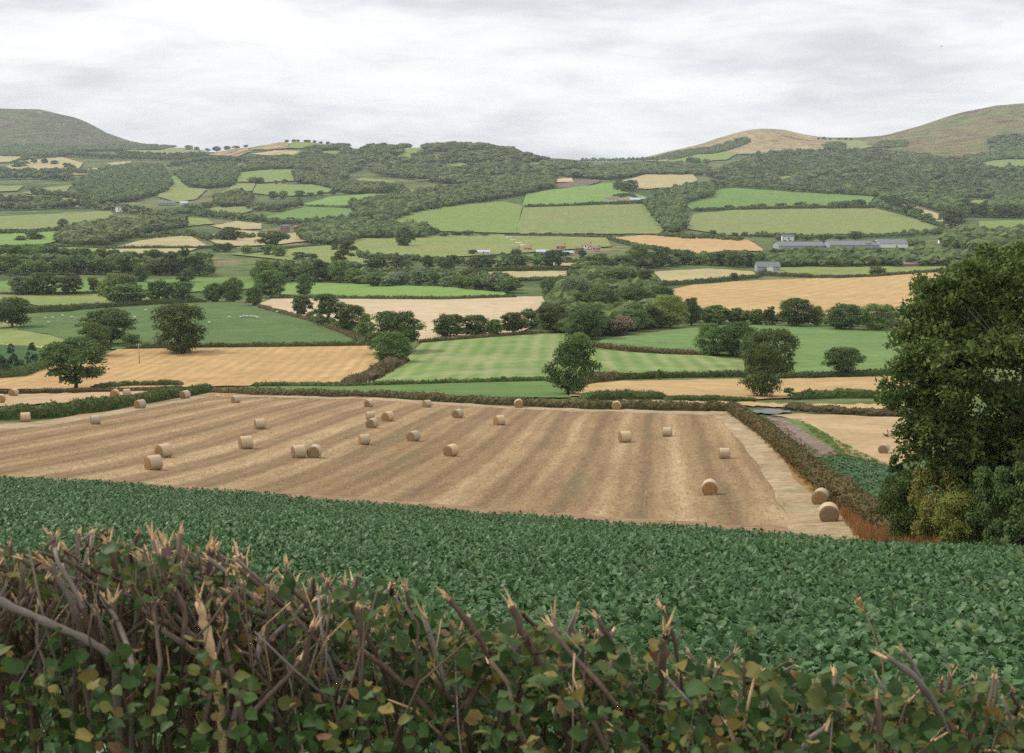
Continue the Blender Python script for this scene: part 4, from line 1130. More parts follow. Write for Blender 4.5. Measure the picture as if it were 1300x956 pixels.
# ------------------------------------------------------------------ woods
wood([(95, 236), (130, 218), (165, 212), (205, 213), (218, 235), (212, 243), (170, 255), (120, 259), (105, 250)], 'dense rounded wood on the left slope below the parched fields', 11, 9)
wood([(440, 200), (470, 188), (500, 185), (540, 185), (600, 185), (630, 187), (650, 194), (690, 204), (740, 210), (762, 215), (740, 226), (690, 227), (640, 233), (600, 237), (560, 233), (520, 227), (480, 222), (462, 212)],
     'big wood covering the central hill', 12, 15, holes=[[(500, 203), (512, 190), (534, 184), (540, 191), (522, 203)], [(560, 212), (590, 207), (600, 212), (575, 217)], [(620, 226), (665, 221), (668, 225), (630, 230)], [(672, 208), (700, 206), (705, 210), (680, 213)], [(700, 218), (742, 216), (738, 221), (704, 222)], [(596, 192), (618, 190), (620, 194), (600, 197)]], grow=1.15)
wood([(447, 263), (470, 258), (530, 247), (600, 237), (650, 230), (662, 226), (700, 226), (703, 238), (665, 247), (600, 258), (530, 269), (480, 286), (452, 279)], 'diagonal tree belt running up between green fields in the centre', 11, 10)
wood([(895, 223), (930, 212), (960, 197), (1010, 193), (1090, 193), (1165, 197), (1220, 208), (1242, 214), (1300, 218), (1330, 218), (1330, 240), (1250, 252), (1180, 252), (1120, 249), (1060, 245), (1000, 239), (940, 237)],
     'wide dark plantation with pointed tops below the tan hill', 12, 14.5, conifer=0.55, mat=M_wood2, grow=1.15, holes=[[(985, 226), (1006, 224), (1012, 232), (990, 236)], [(1024, 228), (1040, 230), (1042, 236), (1026, 236)], [(1085, 203), (1140, 205), (1135, 208), (1090, 207)], [(1180, 228), (1205, 226), (1206, 230), (1185, 233)]])
wood([(820, 263), (830, 250), (870, 240), (905, 236), (906, 249), (880, 256), (864, 263), (870, 276), (866, 294), (850, 299), (838, 285)], 'narrow wood running down between the two large olive fields', 11, 9)
wood([(1225, 199), (1262, 196), (1255, 177), (1275, 172), (1330, 178), (1330, 199), (1270, 203), (1240, 208)], 'dark wood patch on the flank of the brown moorland hill', 8, 18)
wood([(1108, 189), (1120, 180), (1150, 179), (1150, 187)], 'scrub patch at the left foot of the brown moorland hill', 6, 14)
wood([(888, 196), (905, 188), (930, 180), (946, 175), (951, 182), (930, 190), (905, 196)], 'dark wood strip climbing the left flank of the tan hill', 8, 14)
wood([(1046, 186), (1060, 181), (1068, 182), (1072, 190), (1050, 190)], 'small dark wood on the saddle right of the tan hill', 8, 14)
wood([(832, 204), (840, 198), (880, 190), (900, 188), (880, 198), (850, 204)], 'scrub line along the lower ridge left of the tan hill', 6, 16)
wood([(0, 195), (40, 184), (110, 187), (165, 184), (222, 187), (200, 191), (150, 191), (110, 192), (60, 197), (20, 199)], 'dark tree line at the foot of the left heather hill', 9, 17)
wood([(70, 306), (95, 293), (150, 284), (230, 281), (236, 288), (175, 300), (130, 313), (90, 314)], 'dark wood between the bright field and the white farmhouse', 10, 9)
wood([(942, 335), (985, 326), (1100, 325), (1210, 324), (1240, 326), (1240, 338), (1100, 339), (985, 339)], 'long dark wood in front of the white sheds', 8.5, 8)
wood([(692, 421), (700, 385), (722, 360), (750, 350), (800, 348), (824, 364), (846, 392), (856, 412), (835, 418), (800, 424), (745, 428)], 'dense undergrowth and small trees filling the central grove', 7.5, 6.5, nleaf=240)
wood([(1105, 247), (1180, 252), (1240, 252), (1300, 244), (1330, 244), (1330, 270), (1290, 274), (1240, 270), (1215, 262), (1205, 272), (1170, 262), (1150, 256)], 'broken wood below the plantation on the right slope', 11, 11, holes=[[(1170, 246), (1190, 241), (1202, 247), (1186, 254)], [(1216, 253), (1262, 253), (1272, 260), (1232, 267)], [(1143, 258), (1170, 263), (1206, 275), (1200, 280)]])
wood([(740, 215), (790, 210), (860, 208), (900, 214), (895, 222), (820, 221), (790, 226), (770, 228), (742, 226)], 'low wooded gap right of the central hill', 9, 15)
wood([(392, 188), (440, 185), (445, 200), (462, 213), (440, 222), (400, 206), (380, 200)], 'broken wood around the fields of the left central hill', 9, 13, holes=[[(403, 192), (433, 190), (436, 197), (410, 199)]])
wood([(320, 203), (370, 199), (400, 206), (440, 222), (436, 228), (380, 214), (330, 215), (300, 220)], 'wooded slope below the tan patches of the left central hill', 9, 12)
wood([(222, 222), (250, 211), (295, 209), (302, 220), (296, 236), (262, 239), (240, 236)], 'dark wood left of the dark green upper field', 10, 10)
wood([(380, 292), (430, 284), (465, 286), (540, 290), (545, 302), (460, 303), (420, 313), (385, 307)], 'dark tree mass right of the two brick houses', 10, 9)
wood([(270, 254), (300, 246), (322, 250), (312, 262), (280, 264)], 'small round wood between the olive wedge and the bright green field', 10, 9)
wood([(372, 216), (392, 222), (440, 233), (515, 240), (505, 246), (440, 246), (400, 234), (376, 232)], 'dark tree band above the long bright green field', 10, 10)
wood([(1200, 300), (1300, 300), (1330, 300), (1330, 332), (1240, 332), (1235, 318), (1200, 316)], 'dark trees behind the foreground ash below the white houses', 11, 10)
BELTS = [
 ([(-10, 346), (120, 345), (270, 347)], 13, 'scrub under the tree belt behind the left bright field'),
 ([(-10, 336), (60, 334), (130, 338), (265, 340)], 12, 'second scrub line of the left valley belt'),
 ([(-10, 326), (60, 324), (150, 331), (265, 331)], 11, 'upper scrub line of the left valley belt'),
 ([(325, 355), (400, 354), (462, 358)], 15, 'scrub under the belt left of the pale willows'),
 ([(330, 345), (400, 344), (452, 346)], 14, 'back scrub line of the belt left of the pale willows'),
 ([(460, 360), (560, 361), (652, 368)], 15, 'scrub under the willow belt behind the long bright field'),
 ([(466, 350), (560, 352), (640, 356)], 10, 'back scrub line of the willow belt'),
 ([(735, 345), (800, 341), (850, 337)], 16, 'scrub under the dark clump right of the village'),
 ([(850, 331), (890, 334), (960, 338)], 12, 'scrub under the trees below the golden field'),
 ([(880, 409), (960, 409), (1060, 413), (1150, 417)], 11, 'scrub under the hedgerow trees before the large golden field'),
 ([(395, 406), (430, 416), (470, 430)], 9, 'scrub at the feet of the trees at the pale tilled field corner'),
 ([(558, 424), (600, 424), (680, 415)], 9, 'scrub at the feet of the tree group under the pale tilled field'),
 ([(890, 445), (940, 447), (975, 462)], 13, 'scrub at the feet of the clump between two green fields'),
 ([(985, 312.5), (1040, 313), (1100, 314), (1150, 312), (1170, 313)], 7, 'bushes half hiding the long grey sheds of the valley works'),
 ([(0, 232), (40, 226), (90, 229)], 8, 'tree belt below the parched fields at the left edge'),
 ([(0, 215), (30, 220), (95, 220), (140, 224)], 6, 'tree line along the lower edge of the parched fields'),
 ([(30, 204), (90, 198), (150, 202), (220, 204), (262, 200)], 6, 'broken tree line from the heather hill to the tan sloping field'),
 ([(150, 196), (210, 199), (260, 197)], 4, 'hedgerow under the pale green saddle pasture'),
 ([(218, 212), (250, 206), (300, 206), (330, 206)], 7, 'tree line under the tan sloping field on the left'),
 ([(0, 268), (40, 266), (100, 263), (150, 268)], 9, 'tree belt above the long olive green field at the left edge'),
 ([(0, 254), (50, 258), (80, 262)], 9, 'tree belt under the narrow olive fields at the left'),
 ([(45, 247), (90, 252), (110, 256)], 8, 'tree clump line between narrow olive fields'),
 ([(0, 300), (40, 296), (75, 293)], 5, 'hedge line over the bright green field on the left'),
 ([(150, 268), (180, 272), (210, 277)], 9, 'trees around the white farmhouse'),
 ([(205, 276), (240, 272), (265, 275), (320, 281)], 8, 'dark trees below the olive field right of the farmhouse'),
 ([(235, 266), (255, 268), (268, 262)], 8, 'trees right of the pale farm sheds on the left slope'),
 ([(180, 303), (240, 299), (262, 305), (320, 302)], 7, 'tree line behind the pale olive valley field'),
 ([(322, 281), (350, 285), (400, 284), (450, 280)], 8, 'tree line behind the two brick houses'),
 ([(318, 265), (345, 268), (380, 263)], 9, 'trees left of the bright green field in the middle distance'),
 ([(560, 242), (600, 240), (640, 235)], 6, 'hedgerow trees above the diagonal belt'),
 ([(475, 293), (520, 297), (552, 299)], 10, 'dark bushes along the foot of the large grass field'),
 ([(640, 330), (700, 333), (760, 335)], 6, 'low bushes in front of the village'),
 ([(455, 327), (520, 332), (600, 337)], 8, 'bushes along the lower edge of the long olive field'),
 ([(838, 300), (870, 303), (900, 303), (940, 306)], 6, 'bushes above the golden field right of the village'),
 ([(895, 330), (930, 330), (960, 333)], 12, 'dark trees left of the grey roofed barn'),
 ([(1108, 262), (1150, 272), (1196, 290)], 7, 'hedge trees along the right end of the wide olive field'),
 ([(1150, 300), (1200, 297), (1240, 300)], 8, 'trees around the pinkish house'),
 ([(960, 300), (1020, 303), (1090, 302), (1160, 300)], 5, 'bushes along the wide olive field above the sheds'),
 ([(905, 236), (950, 239), (1000, 242), (1060, 246), (1110, 250)], 7, 'tree line along the lower edge of the plantation'),
 ([(690, 220), (760, 222), (790, 222)], 5, 'tree line above the dark brown ploughed strip'),
 ([(780, 252), (800, 249), (815, 257), (830, 264)], 4, 'bushes around the pale hill farm'),
 ([(740, 205), (790, 204.5), (830, 203)], 3, 'faint tree line in the far gap of the skyline'),
]
for pts, h_, lab in BELTS:
    belt(pts, h_, lab, spacing_px=max(2.6, h_ * 0.62))

# ------------------------------------------------------------------ hedges
hedge([(-40, 543), (0, 536), (60, 529), (150, 517), (215, 506), (268, 497)], 14, 'thick tall hedge along the left side of the bale field', M_hedge, 1.8, leaf=0.3, dens=1.2)
hedge([(928, 521), (985, 562), (1040, 613), (1090, 652), (1140, 682)], 18, 'long trimmed russet hedge running down the right side of the bale field', M_hedge_russet, 1.8, leaf=0.22, dens=1.2)
hedge([(270, 499), (330, 501), (480, 504), (640, 513), (740, 517.5), (930, 521)], 8, 'low dark trimmed hedge along the far edge of the bale field', M_hedge_brown, 1.2, leaf=0.3)
hedge([(320, 490), (440, 490.5), (560, 487), (690, 483.5)], 5, 'low trimmed hedge between golden stubble and narrow green strip', M_hedge, 1.2)
hedge([(738, 507), (780, 506), (845, 505)], 9, 'scrubby hedge piece along the golden strip right of the leaning tree', M_hedge, 2)
hedge([(845, 509), (900, 508), (960, 510)], 5, 'thin weedy hedge continuing the scrubby piece on the golden strip', M_hedge, 1.5)
hedge([(765, 481), (860, 478), (946, 477)], 6, 'hedge under the streaked green field', M_hedge, 1.5)
hedge([(742, 486), (760, 482), (785, 480)], 9, 'withered brown scrub at the left end of the golden strip', M_hedge_brown, 3)
hedge([(1006, 506), (1060, 504), (1150, 504)], 8, 'dark hedge on the golden strip right of the small bright bush', M_hedge, 1.6)
hedge([(985, 480), (1060, 477), (1160, 473)], 5, 'dark hedge under the smooth green field', M_hedge, 1.5)
hedge([(746, 438), (800, 445), (895, 451)], 5, 'brown trimmed hedge between the streaked and the smooth green field', M_hedge_brown, 1.5)
hedge([(160, 443), (260, 441.5), (360, 440.5), (467, 439)], 5, 'dark hedge between sheep meadow and left golden stubble', M_hedge, 1.4)
hedge([(36, 396), (110, 393), (150, 389), (216, 385), (262, 384)], 6, 'overgrown hedge along the top of the sheep meadow', M_hedge, 2)
hedge([(330, 391), (396, 408), (440, 425), (466, 438)], 4, 'low brown hedge down the right side of the sheep meadow', M_hedge_brown, 1.5)
hedge([(345, 379), (440, 379.5), (560, 380.5), (655, 377.5)], 4, 'dark hedge between the long bright field and the pale tilled field', M_hedge, 2)
hedge([(530, 435), (600, 430), (690, 423)], 4, 'brown hedge along the foot of the pale tilled field', M_hedge_brown, 1.5)
hedge([(441, 489), (470, 481), (492, 469), (510, 459)], 9, 'wild grey brown scrub bank at the right end of the golden stubble', M_hedge_brown, 4, rough=.35)
hedge([(840, 362), (900, 358), (960, 352), (972, 346)], 4, 'dark hedge behind the large golden field', M_hedge, 2)
hedge([(972, 349), (1060, 353.5), (1110, 351.5), (1200, 344.5)], 3.5, 'dark hedge between the pale olive field and the large golden field', M_hedge, 2)
hedge([(118, 494), (160, 490), (232, 489)], 6, 'bushy hedge piece right of the oak on the left golden stubble', M_hedge, 2)
hedge([(-30, 499), (60, 498), (170, 497), (230, 494)], 4, 'low brown hedge behind the left bale strip', M_hedge_brown, 1.5)
hedge([(-20, 490), (25, 478), (66, 462)], 10, 'dense scrub hedge between blue green crop and golden stubble', M_hedge, 3)
hedge([(1000, 519), (1060, 524), (1160, 529)], 8, 'brown hedge behind the stubble right of the road bend', M_hedge_brown, 2)
hedge([(664, 263.5), (700, 262.5), (760, 260), (818, 257.5)], 3, 'hedge between the bright hill field and the large olive field', M_hedge, 3)
hedge([(640, 299.5), (775, 301)], 2, 'thin hedge along the lane above the village', M_hedge_brown, 2)
hedge([(880, 267.5), (1000, 264.5), (1110, 263)], 3, 'hedge between the right bright field and the wide olive field', M_hedge, 4)
hedge([(390, 262.5), (450, 264.5)], 2.5, 'short hedge between two bright green fields', M_hedge, 3)
hedge([(310, 323), (380, 314), (445, 309)], 2, 'hedge behind the long olive field', M_hedge, 3)
hedge([(772, 303), (800, 311), (850, 319)], 3, 'hedge along the left side of the golden field by the village', M_hedge, 3)
hedge([(0, 317), (60, 313), (150, 316), (300, 315)], 3, 'hedge across the left valley under the bright green field', M_hedge, 3)
hedge([(600, 357), (700, 355), (790, 352)], 3, 'hedge behind the willow belt', M_hedge, 3)
hedge([(590, 345), (700, 342), (830, 346)], 4, 'long dark hedge in front of the village', M_hedge, 3)
hedge([(880, 236), (920, 238), (1000, 243)], 2, 'thin hedge above the right bright field', M_hedge, 4)
hedge([(0, 374), (60, 374), (130, 373), (215, 373)], 3, 'low hedge at the feet of the row of round trees', M_hedge_brown, 2)
hedge([(640, 484), (690, 482), (708, 487)], 3, 'short dark hedge left of the leaning ragged tree', M_hedge, 1.5)

# ------------------------------------------------------------------ hay bales
k = NT('bale_straw')
o_ = k.obj(); sx = k.n('ShaderNodeSeparateXYZ', i={0: o_})
rad = k.math('SQRT', k.math('ADD', k.math('MULTIPLY', sx.outputs[1], sx.outputs[1]), k.math('MULTIPLY', sx.outputs[2], sx.outputs[2])))
ring = k.n('ShaderNodeTexWave', wave_type='BANDS', bands_direction='X', i={'Vector': k.n('ShaderNodeCombineXYZ', i={0: k.math('ADD', rad, k.math('MULTIPLY', k.noise(o_, 2.5, 3), 0.12)), 1: 0.0, 2: 0.0}).outputs[0], 'Scale': 3.2, 'Distortion': 0.6, 'Detail': 2.0}).outputs['Fac']
fn = k.noise(o_, 14, 5, 0.8)
c = k.mix(ring, (0.27, 0.17, 0.085), (0.40, 0.275, 0.145))
c = k.mix(1.0, c, k.ramp(fn, [(0.25, (0.65,) * 3), (0.75, (1.3,) * 3)]), 'MULTIPLY')
c = k.n('ShaderNodeHueSaturation', i={'Hue': 0.5, 'Saturation': k.math('ADD', k.math('MULTIPLY', k.n('ShaderNodeObjectInfo').outputs['Random'], 0.3), 0.85), 'Value': k.math('ADD', k.math('MULTIPLY', k.n('ShaderNodeObjectInfo').outputs['Random'], 0.28), 0.84), 'Color': c}).outputs[0]
k.bsdf(c, 0.95, fn, 0.8, 0.05, 0.05); M_bale = k.m
k = NT('bale_net_wrap')
o_ = k.obj(); fn = k.noise(k.mapped(o_, (9, 1.2, 1.2)), 2.0, 5, 0.75)
c = k.mix(fn, (0.36, 0.27, 0.165), (0.56, 0.45, 0.30))
c = k.n('ShaderNodeHueSaturation', i={'Hue': 0.5, 'Saturation': k.math('ADD', k.math('MULTIPLY', k.n('ShaderNodeObjectInfo').outputs['Random'], 0.3), 0.85), 'Value': k.math('ADD', k.math('MULTIPLY', k.n('ShaderNodeObjectInfo').outputs['Random'], 0.28), 0.84), 'Color': c}).outputs[0]
k.bsdf(c, 0.85, fn, 0.5, 0.04, 0.1); M_net = k.m


def bale_meshes(seed):
    r = np.random.default_rng(seed)
    N = 36; hl = 0.6; Rr = 0.675
    a = np.linspace(0, 2 * np.pi, N, endpoint=False)
    sag = 1 - 0.055 * np.clip(-np.sin(a), 0, 1) ** 3
    wob = 1 + 0.012 * np.sin(3 * a + seed) + r.normal(0, .006, N)
    mb = MB(); V = []
    prof = [(-hl - .02, .0), (-hl - .035, .25), (-hl - .02, .5), (-hl, .60), (-hl + .05, .655), (hl - .05, .655), (hl, .60), (hl + .02, .5), (hl + .035, .25), (hl + .02, .0)]
    for (x, q) in prof:
        e = r.normal(0, .012, N) if 0 < q < .6 else 0
        V.append(np.stack([np.full(N, x) + e, np.cos(a) * q * wob, np.sin(a) * q * wob * sag], -1))
    i = np.arange(len(prof) - 1)[:, None] * N; j = np.arange(N)[None, :]
    mb.add(np.concatenate(V), np.stack([i + j, i + (j + 1) % N, i + N + (j + 1) % N, i + N + j], -1).reshape(-1, 4), 0, True)
    # loose straws sticking out of the end faces
    n = 260
    qa = r.uniform(0, 6.28, n); qr = np.sqrt(r.uniform(0, 1, n)) * .62; sd_ = np.where(r.random(n) < .5, -1, 1)
    leaves(mb, np.stack([sd_ * (hl + .03), np.cos(qa) * qr, np.sin(qa) * qr], -1), r.uniform(.08, .2, n), aspect=.12, r=r)
    body = mb.mesh('straw_bale', M_bale)
    mb = MB(); V = []
    xs = np.array([-hl + .03, -hl + .06, -.3, 0, .3, hl - .06, hl - .03])
    for q, x in enumerate(xs):
        rr = (.66 if q in (0, 6) else .675) * wob * (1 + r.normal(0, .006, N))
        V.append(np.stack([np.full(N, x), np.cos(a) * rr, np.sin(a) * rr * sag], -1))
    i = np.arange(6)[:, None] * N
    mb.add(np.concatenate(V), np.stack([i + j, i + (j + 1) % N, i + N + (j + 1) % N, i + N + j], -1).reshape(-1, 4), 0, True)
    return body, mb.mesh('net_wrap', M_net)


BM = [bale_meshes(s) for s in range(4)]
BALES = [  # px, base row, diameter px, heading of the axis (deg from X), label
 (17.5, 503, 11, 60, 'round bale at the left end of the stubble strip beyond the left hedge'),
 (1.5, 512, 12, 80, 'round bale cut by the left edge, on the strip beyond the left hedge'),
 (146, 504.5, 11, 70, 'round bale near the upper end of the left hedge, beyond it'),
 (161, 503, 9.5, 12, 'pale bale seen side-on beyond the left hedge, next to a round one'),
 (32.5, 536, 13, 5, 'bale lying side-on against the left hedge, nearest the left edge'),
 (121, 539, 12, 8, 'bale seen side-on at the headland, second along the left hedge'),
 (178, 519, 12, 40, 'bale touching the middle of the left hedge'),
 (235, 506.5, 11, 45, 'bale in front of the far end of the left hedge'),
 (299.5, 512, 10, 30, 'bale alone at the far left corner of the bale field'),
 (330, 545, 14, 12, 'bale left of the middle with its pale side turned right, above another one'),
 (312, 570, 17, 14, 'bale below the pale sided one, left of the close pair'),
 (208, 581, 18, 35, 'farther bale of the close pair at the lower left'),
 (195, 597, 20, 28, 'largest left bale, nearer one of the close pair at the lower left'),
 (379, 581.5, 17, 22, 'left bale of the two standing side by side in the field middle'),
 (399.5, 581.5, 17, 75, 'right bale of the two standing side by side, end face to the viewer'),
 (462.5, 565, 14, 10, 'bale seen side-on alone under the stacked looking pair'),
 (470, 533, 11, 3, 'pale side-on bale directly behind a darker one'),
 (472.5, 543.5, 13, 55, 'darker bale directly in front of a pale side-on one'),
 (492.5, 535, 13, 45, 'bale just right of the stacked looking pair'),
 (468.5, 517, 10, 50, 'small far bale above the stacked looking pair'),
 (542, 517.5, 10, 40, 'small far bale in the middle of the far headland'),
 (525, 560.5, 14, 50, 'bale in the centre of the field with its end to the left'),
 (581, 531, 12, 50, 'bale on the upper middle swath, left of another at the same distance'),
 (634, 540, 13, 35, 'bale on the upper middle swath, right of another at the same distance'),
 (572.5, 579.5, 16, 55, 'bale farthest forward in the middle of the field'),
 (658.5, 518, 11.5, 88, 'round end of a bale against the far hedge under the leaning tree'),
 (782.5, 520.5, 11.5, 88, 'round end of a bale against the far hedge right of the leaning tree'),
 (793, 562, 15, 18, 'bale right of the centre with its pale side to the right'),
 (847, 554.5, 12.5, 0, 'pale side-on bale in the right half of the field, upper one'),
 (919.5, 582.5, 14.5, 2, 'pale side-on bale in the right half of the field, lower one near the track'),
 (901, 628.5, 20, 90, 'end-on bale with a bright rim, nearest in the right half of the field'),
 (1041.5, 641, 21, 86, 'end-on bale on the track, the farther of the two'),
 (1052, 663, 25, 88, 'end-on bale on the track, the nearer and largest of all'),
 (1122, 576, 12.5, 80, 'bale on the stubble right of the hedge, beside the ash crown'),
]
for i, (px, py, dpx, ang, lab) in enumerate(BALES):
    q = g1(px, py); Dm = dpx * mpp(q); s_ = float(np.clip(Dm / 1.35, .8, 1.25))
    body, net = BM[i % 4]
    o = bpy.data.objects.new('hay_bale', body); COL.objects.link(o)
    o.location = (q[0], q[1], q[2] + 0.64 * s_); o.rotation_euler = (random.uniform(-.05, .05), 0, R(ang - math.degrees(math.atan2(q[0], q[1])) + random.uniform(-5, 5))); o.scale = (s_,) * 3
    nw = bpy.data.objects.new('net_wrap', net); COL.objects.link(nw); nw.parent = o
    tag(o, lab, 'hay bale', 'round straw bales on the stubble')

# ------------------------------------------------------------------ sheep
M_wool = flat_mat('wool', (0.58, 0.54, 0.46), 0.95, 0.15, 8)
M_face = flat_mat('sheep_face', (0.35, 0.32, 0.28), 0.9, 0.2, 8)
def sheep_mesh(graze):
    mb = MB(); V, F = ICO2
    v = V * np.array([0.52, 0.27, 0.30]); v = v * (1 + rng.normal(0, .03, (len(v), 1))); v[:, 2] += 0.62
    mb.add(v, F, 0, True)
    hx, hz = (0.66, 0.28) if graze else (0.70, 0.92)
    tube(mb, [(0.40, 0, 0.70), (0.52, 0, 0.70 * .5 + hz * .5 + .04), (hx - .05, 0, hz + .03)], [0.16, 0.12, 0.10], 8, 0)
    tube(mb, [(hx - .08, 0, hz + .04), (hx + .03, 0, hz), (hx + .16, 0, hz - .09), (hx + .20, 0, hz - .12)], [0.08, 0.10, 0.07, 0.045], 8, 1)
    for s_ in (-1, 1):
        tube(mb, [(hx - .02, s_ * .07, hz + .06), (hx - .06, s_ * .17, hz + .07)], [.035, .015], 5, 1)
        for x in (-.32, .30):
            tube(mb, [(x, s_ * .14, .48), (x + (.03 if x < 0 else 0), s_ * .14, .24), (x, s_ * .14, -.02)], [.075, .045, .04], 6, 1)
    tube(mb, [(-.48, 0, .70), (-.58, 0, .55), (-.58, 0, .42)], [.06, .05, .03], 5, 0)
    return mb.mesh('sheep', [M_wool, M_face])
SM = [sheep_mesh(True), sheep_mesh(True), sheep_mesh(False)]
SHEEP = [(58, 406), (67, 405.5), (80, 403), (91, 405), (171, 405), (203, 416), (266, 412), (291, 405), (306, 405), (310, 403.5), (314, 404), (319, 404), (324, 404.5), (327, 405.5), (62, 412), (185, 396), (352, 398)]
for i, (px, py) in enumerate(SHEEP):
    q = g1(px, py); o = bpy.data.objects.new('sheep', SM[i % 3]); COL.objects.link(o)
    o.location = q + np.array([0, 0, 0.13]); o.rotation_euler = (0, 0, random.choice([0, 3.1, 0.5, 2.7, -0.4])); o.scale = (1.15,) * 3
    tag(o, 'white sheep grazing, %s from the left in the dark green sheep meadow' % (ORD[sorted(s[0] for s in SHEEP).index(px)]), 'sheep', 'sheep in the dark meadow')
S2 = [(470, 324), (477, 322), (484, 323), (494, 323), (499, 323), (488, 320), (505, 321)]
for i, (px, py) in enumerate(S2):
    q = g1(px, py); o = bpy.data.objects.new('sheep', SM[i % 3]); COL.objects.link(o)
    o.location = q + np.array([0, 0, 0.35]); o.rotation_euler = (0, 0, random.uniform(0, 6.2)); o.scale = (1.4,) * 3
    tag(o, 'pale animal grazing, %s from the left in the long olive field before the village' % (ORD[sorted(s[0] for s in S2).index(px)]), 'sheep', 'sheep in the long olive field')

# ------------------------------------------------------------------ buildings
WALLS = {'white': flat_mat('white_render', (0.78, 0.77, 0.73), 0.9, 0.06), 'brick': flat_mat('red_brick', (0.30, 0.17, 0.12), 0.9, 0.2, 2), 'pink': flat_mat('pink_render', (0.62, 0.42, 0.36), 0.9, 0.1),
         'stone': flat_mat('grey_stone', (0.34, 0.31, 0.27), 0.9, 0.2, 1.5), 'steel': flat_mat('pale_cladding', (0.46, 0.48, 0.49), 0.6, 0.06), 'grey': flat_mat('grey_cladding', (0.30, 0.33, 0.35), 0.6, 0.1), 'wood': flat_mat('brown_boards', (0.20, 0.13, 0.085), 0.9, 0.2)}
ROOFS = {'slate': flat_mat('slate_roof', (0.13, 0.13, 0.145), 0.7, 0.15, 1), 'tile': flat_mat('red_tile_roof', (0.33, 0.17, 0.12), 0.8, 0.2, 1), 'steel': flat_mat('pale_metal_roof', (0.40, 0.42, 0.44), 0.5, 0.08, .5), 'grey': flat_mat('blue_grey_roof', (0.155, 0.16, 0.168), 0.9, 0.15, .5), 'brown': flat_mat('brown_roof', (0.22, 0.155, 0.12), 0.8, 0.15, 1)}
M_win = flat_mat('window_glass', (0.05, 0.06, 0.07), 0.15, 0.1, 1, 0.6)
M_chim = flat_mat('chimney_brick', (0.26, 0.16, 0.12), 0.9, 0.2)
def building(name, px, py, wpx, hpx, wall, roof, label, depth=None, rz=0.0, chim=0, win=2, pitch=0.55, cat=None, door=True, open_front=False):
    q = g1(px, py); m = mpp(q); W = wpx * m; H = hpx * m; D = depth or max(5.0, W * 0.5)
    rise = min(D * 0.5 * pitch, H * 0.5); E = H - rise
    o = empty(name, q - np.array([0, 0, .4]), rz); tag(o, label, cat or name.replace('_', ' '))
    E += .4
    mb = MB(); x, y = W / 2, D / 2
    v = [(-x, -y, 0), (x, -y, 0), (x, y, 0), (-x, y, 0), (-x, -y, E), (x, -y, E), (x, y, E), (-x, y, E), (-x, 0, E + rise), (x, 0, E + rise)]
    mb.add_poly(v, [(0, 1, 5, 4), (2, 3, 7, 6), (1, 2, 6, 9, 5), (3, 0, 4, 8, 7)])
    mb.build('wall', WALLS[wall], o)
    mb = MB(); ov = 0.35; t = 0.18
    sl_ = rise / y
    for s_ in (-1, 1):
        e = y + ov; ze = E - ov * sl_
        a = [(-x - ov, s_ * e, ze + .02), (x + ov, s_ * e, ze + .02), (x + ov, 0, E + rise + .02), (-x - ov, 0, E + rise + .02)]
        b = [(p_[0], p_[1], p_[2] + t) for p_ in a]
        fs = [(0, 1, 2, 3), (4, 5, 6, 7), (0, 1, 5, 4), (1, 2, 6, 5), (3, 0, 4, 7)]
        mb.add(a + b, fs)
    rf = mb.build('roof', ROOFS[roof], o)
    for c_ in range(chim):
        mb = MB(); xx = (-1) ** c_ * (x - .7); box(mb, (xx, 0, E + rise + .5), (.9, .6, 1.5)); mb.build('chimney', M_chim, rf)
    for i in range(win):
        mb = MB(); wx = -x + W * (i + .5) / win + (W * .12 if i % 2 else -W * .06); box(mb, (wx, -y - .03, .4 + (E - .4) * .62), (min(1.2, W / win * .4), .1, min(1.3, E * .35))); mb.build('window', M_win, o)
    if door:
        mb = MB(); box(mb, (x * .22, -y - .04, .4 + 1.05), (1.0, .1, 2.1)); mb.build('door', WALLS['wood'], o)
    return o
building('farmhouse', 151, 269, 7, 7, 'white', 'slate', 'small white farmhouse with a gable among trees on the left slope', rz=.9, chim=1)
building('barn', 166, 268, 9, 5, 'stone', 'slate', 'grey stone barn right beside the small white farmhouse', chim=0, win=0)
building('farm_shed', 212, 259.5, 22, 4.5, 'grey', 'grey', 'long grey farm shed on the left slope', win=0, depth=12)
building('farm_shed', 234, 260, 10, 4.5, 'steel', 'steel', 'short white farm shed at the right end of the long grey one', win=0, depth=10)
building('house', 181, 213, 11, 5, 'stone', 'tile', 'red roofed house under the heather hill', chim=1)
building('farm_shed', 51, 226, 13, 3.5, 'steel', 'steel', 'pale low shed among trees under the parched fields', win=0, depth=9)
building('house', 362, 294, 11, 8.5, 'brick', 'slate', 'left one of two brick houses with slate roofs', chim=2, win=3)
building('house', 381, 293, 15, 7, 'brick', 'brown', 'right longer one of two brick houses, with a brownish roof', chim=1, win=3)
building('farm_shed', 612, 322, 20, 4.5, 'white', 'steel', 'white flat shed at the lower right of the long olive field', win=2, depth=8)
building('bungalow', 691, 322, 20, 5, 'white', 'steel', 'long white village bungalow', win=4, depth=9)
building('house', 655, 320, 10, 6, 'brick', 'brown', 'brown roofed house at the left end of the village', chim=1)
building('house', 670, 317.5, 10, 5, 'pink', 'tile', 'reddish roofed house behind the long white bungalow', chim=1)
building('house', 712, 316.5, 12, 6, 'stone', 'tile', 'wide red roofed house behind the round dark village tree', chim=1)
building('house', 719, 323, 17, 4.5, 'grey', 'steel', 'pale roofed low building right of the round dark village tree')
building('house', 735, 319, 10, 6, 'brick', 'brown', 'brick house in the middle of the village', chim=1)
building('house', 746, 315.5, 9, 6.5, 'white', 'tile', 'white walled house with red roof in the village', chim=1)
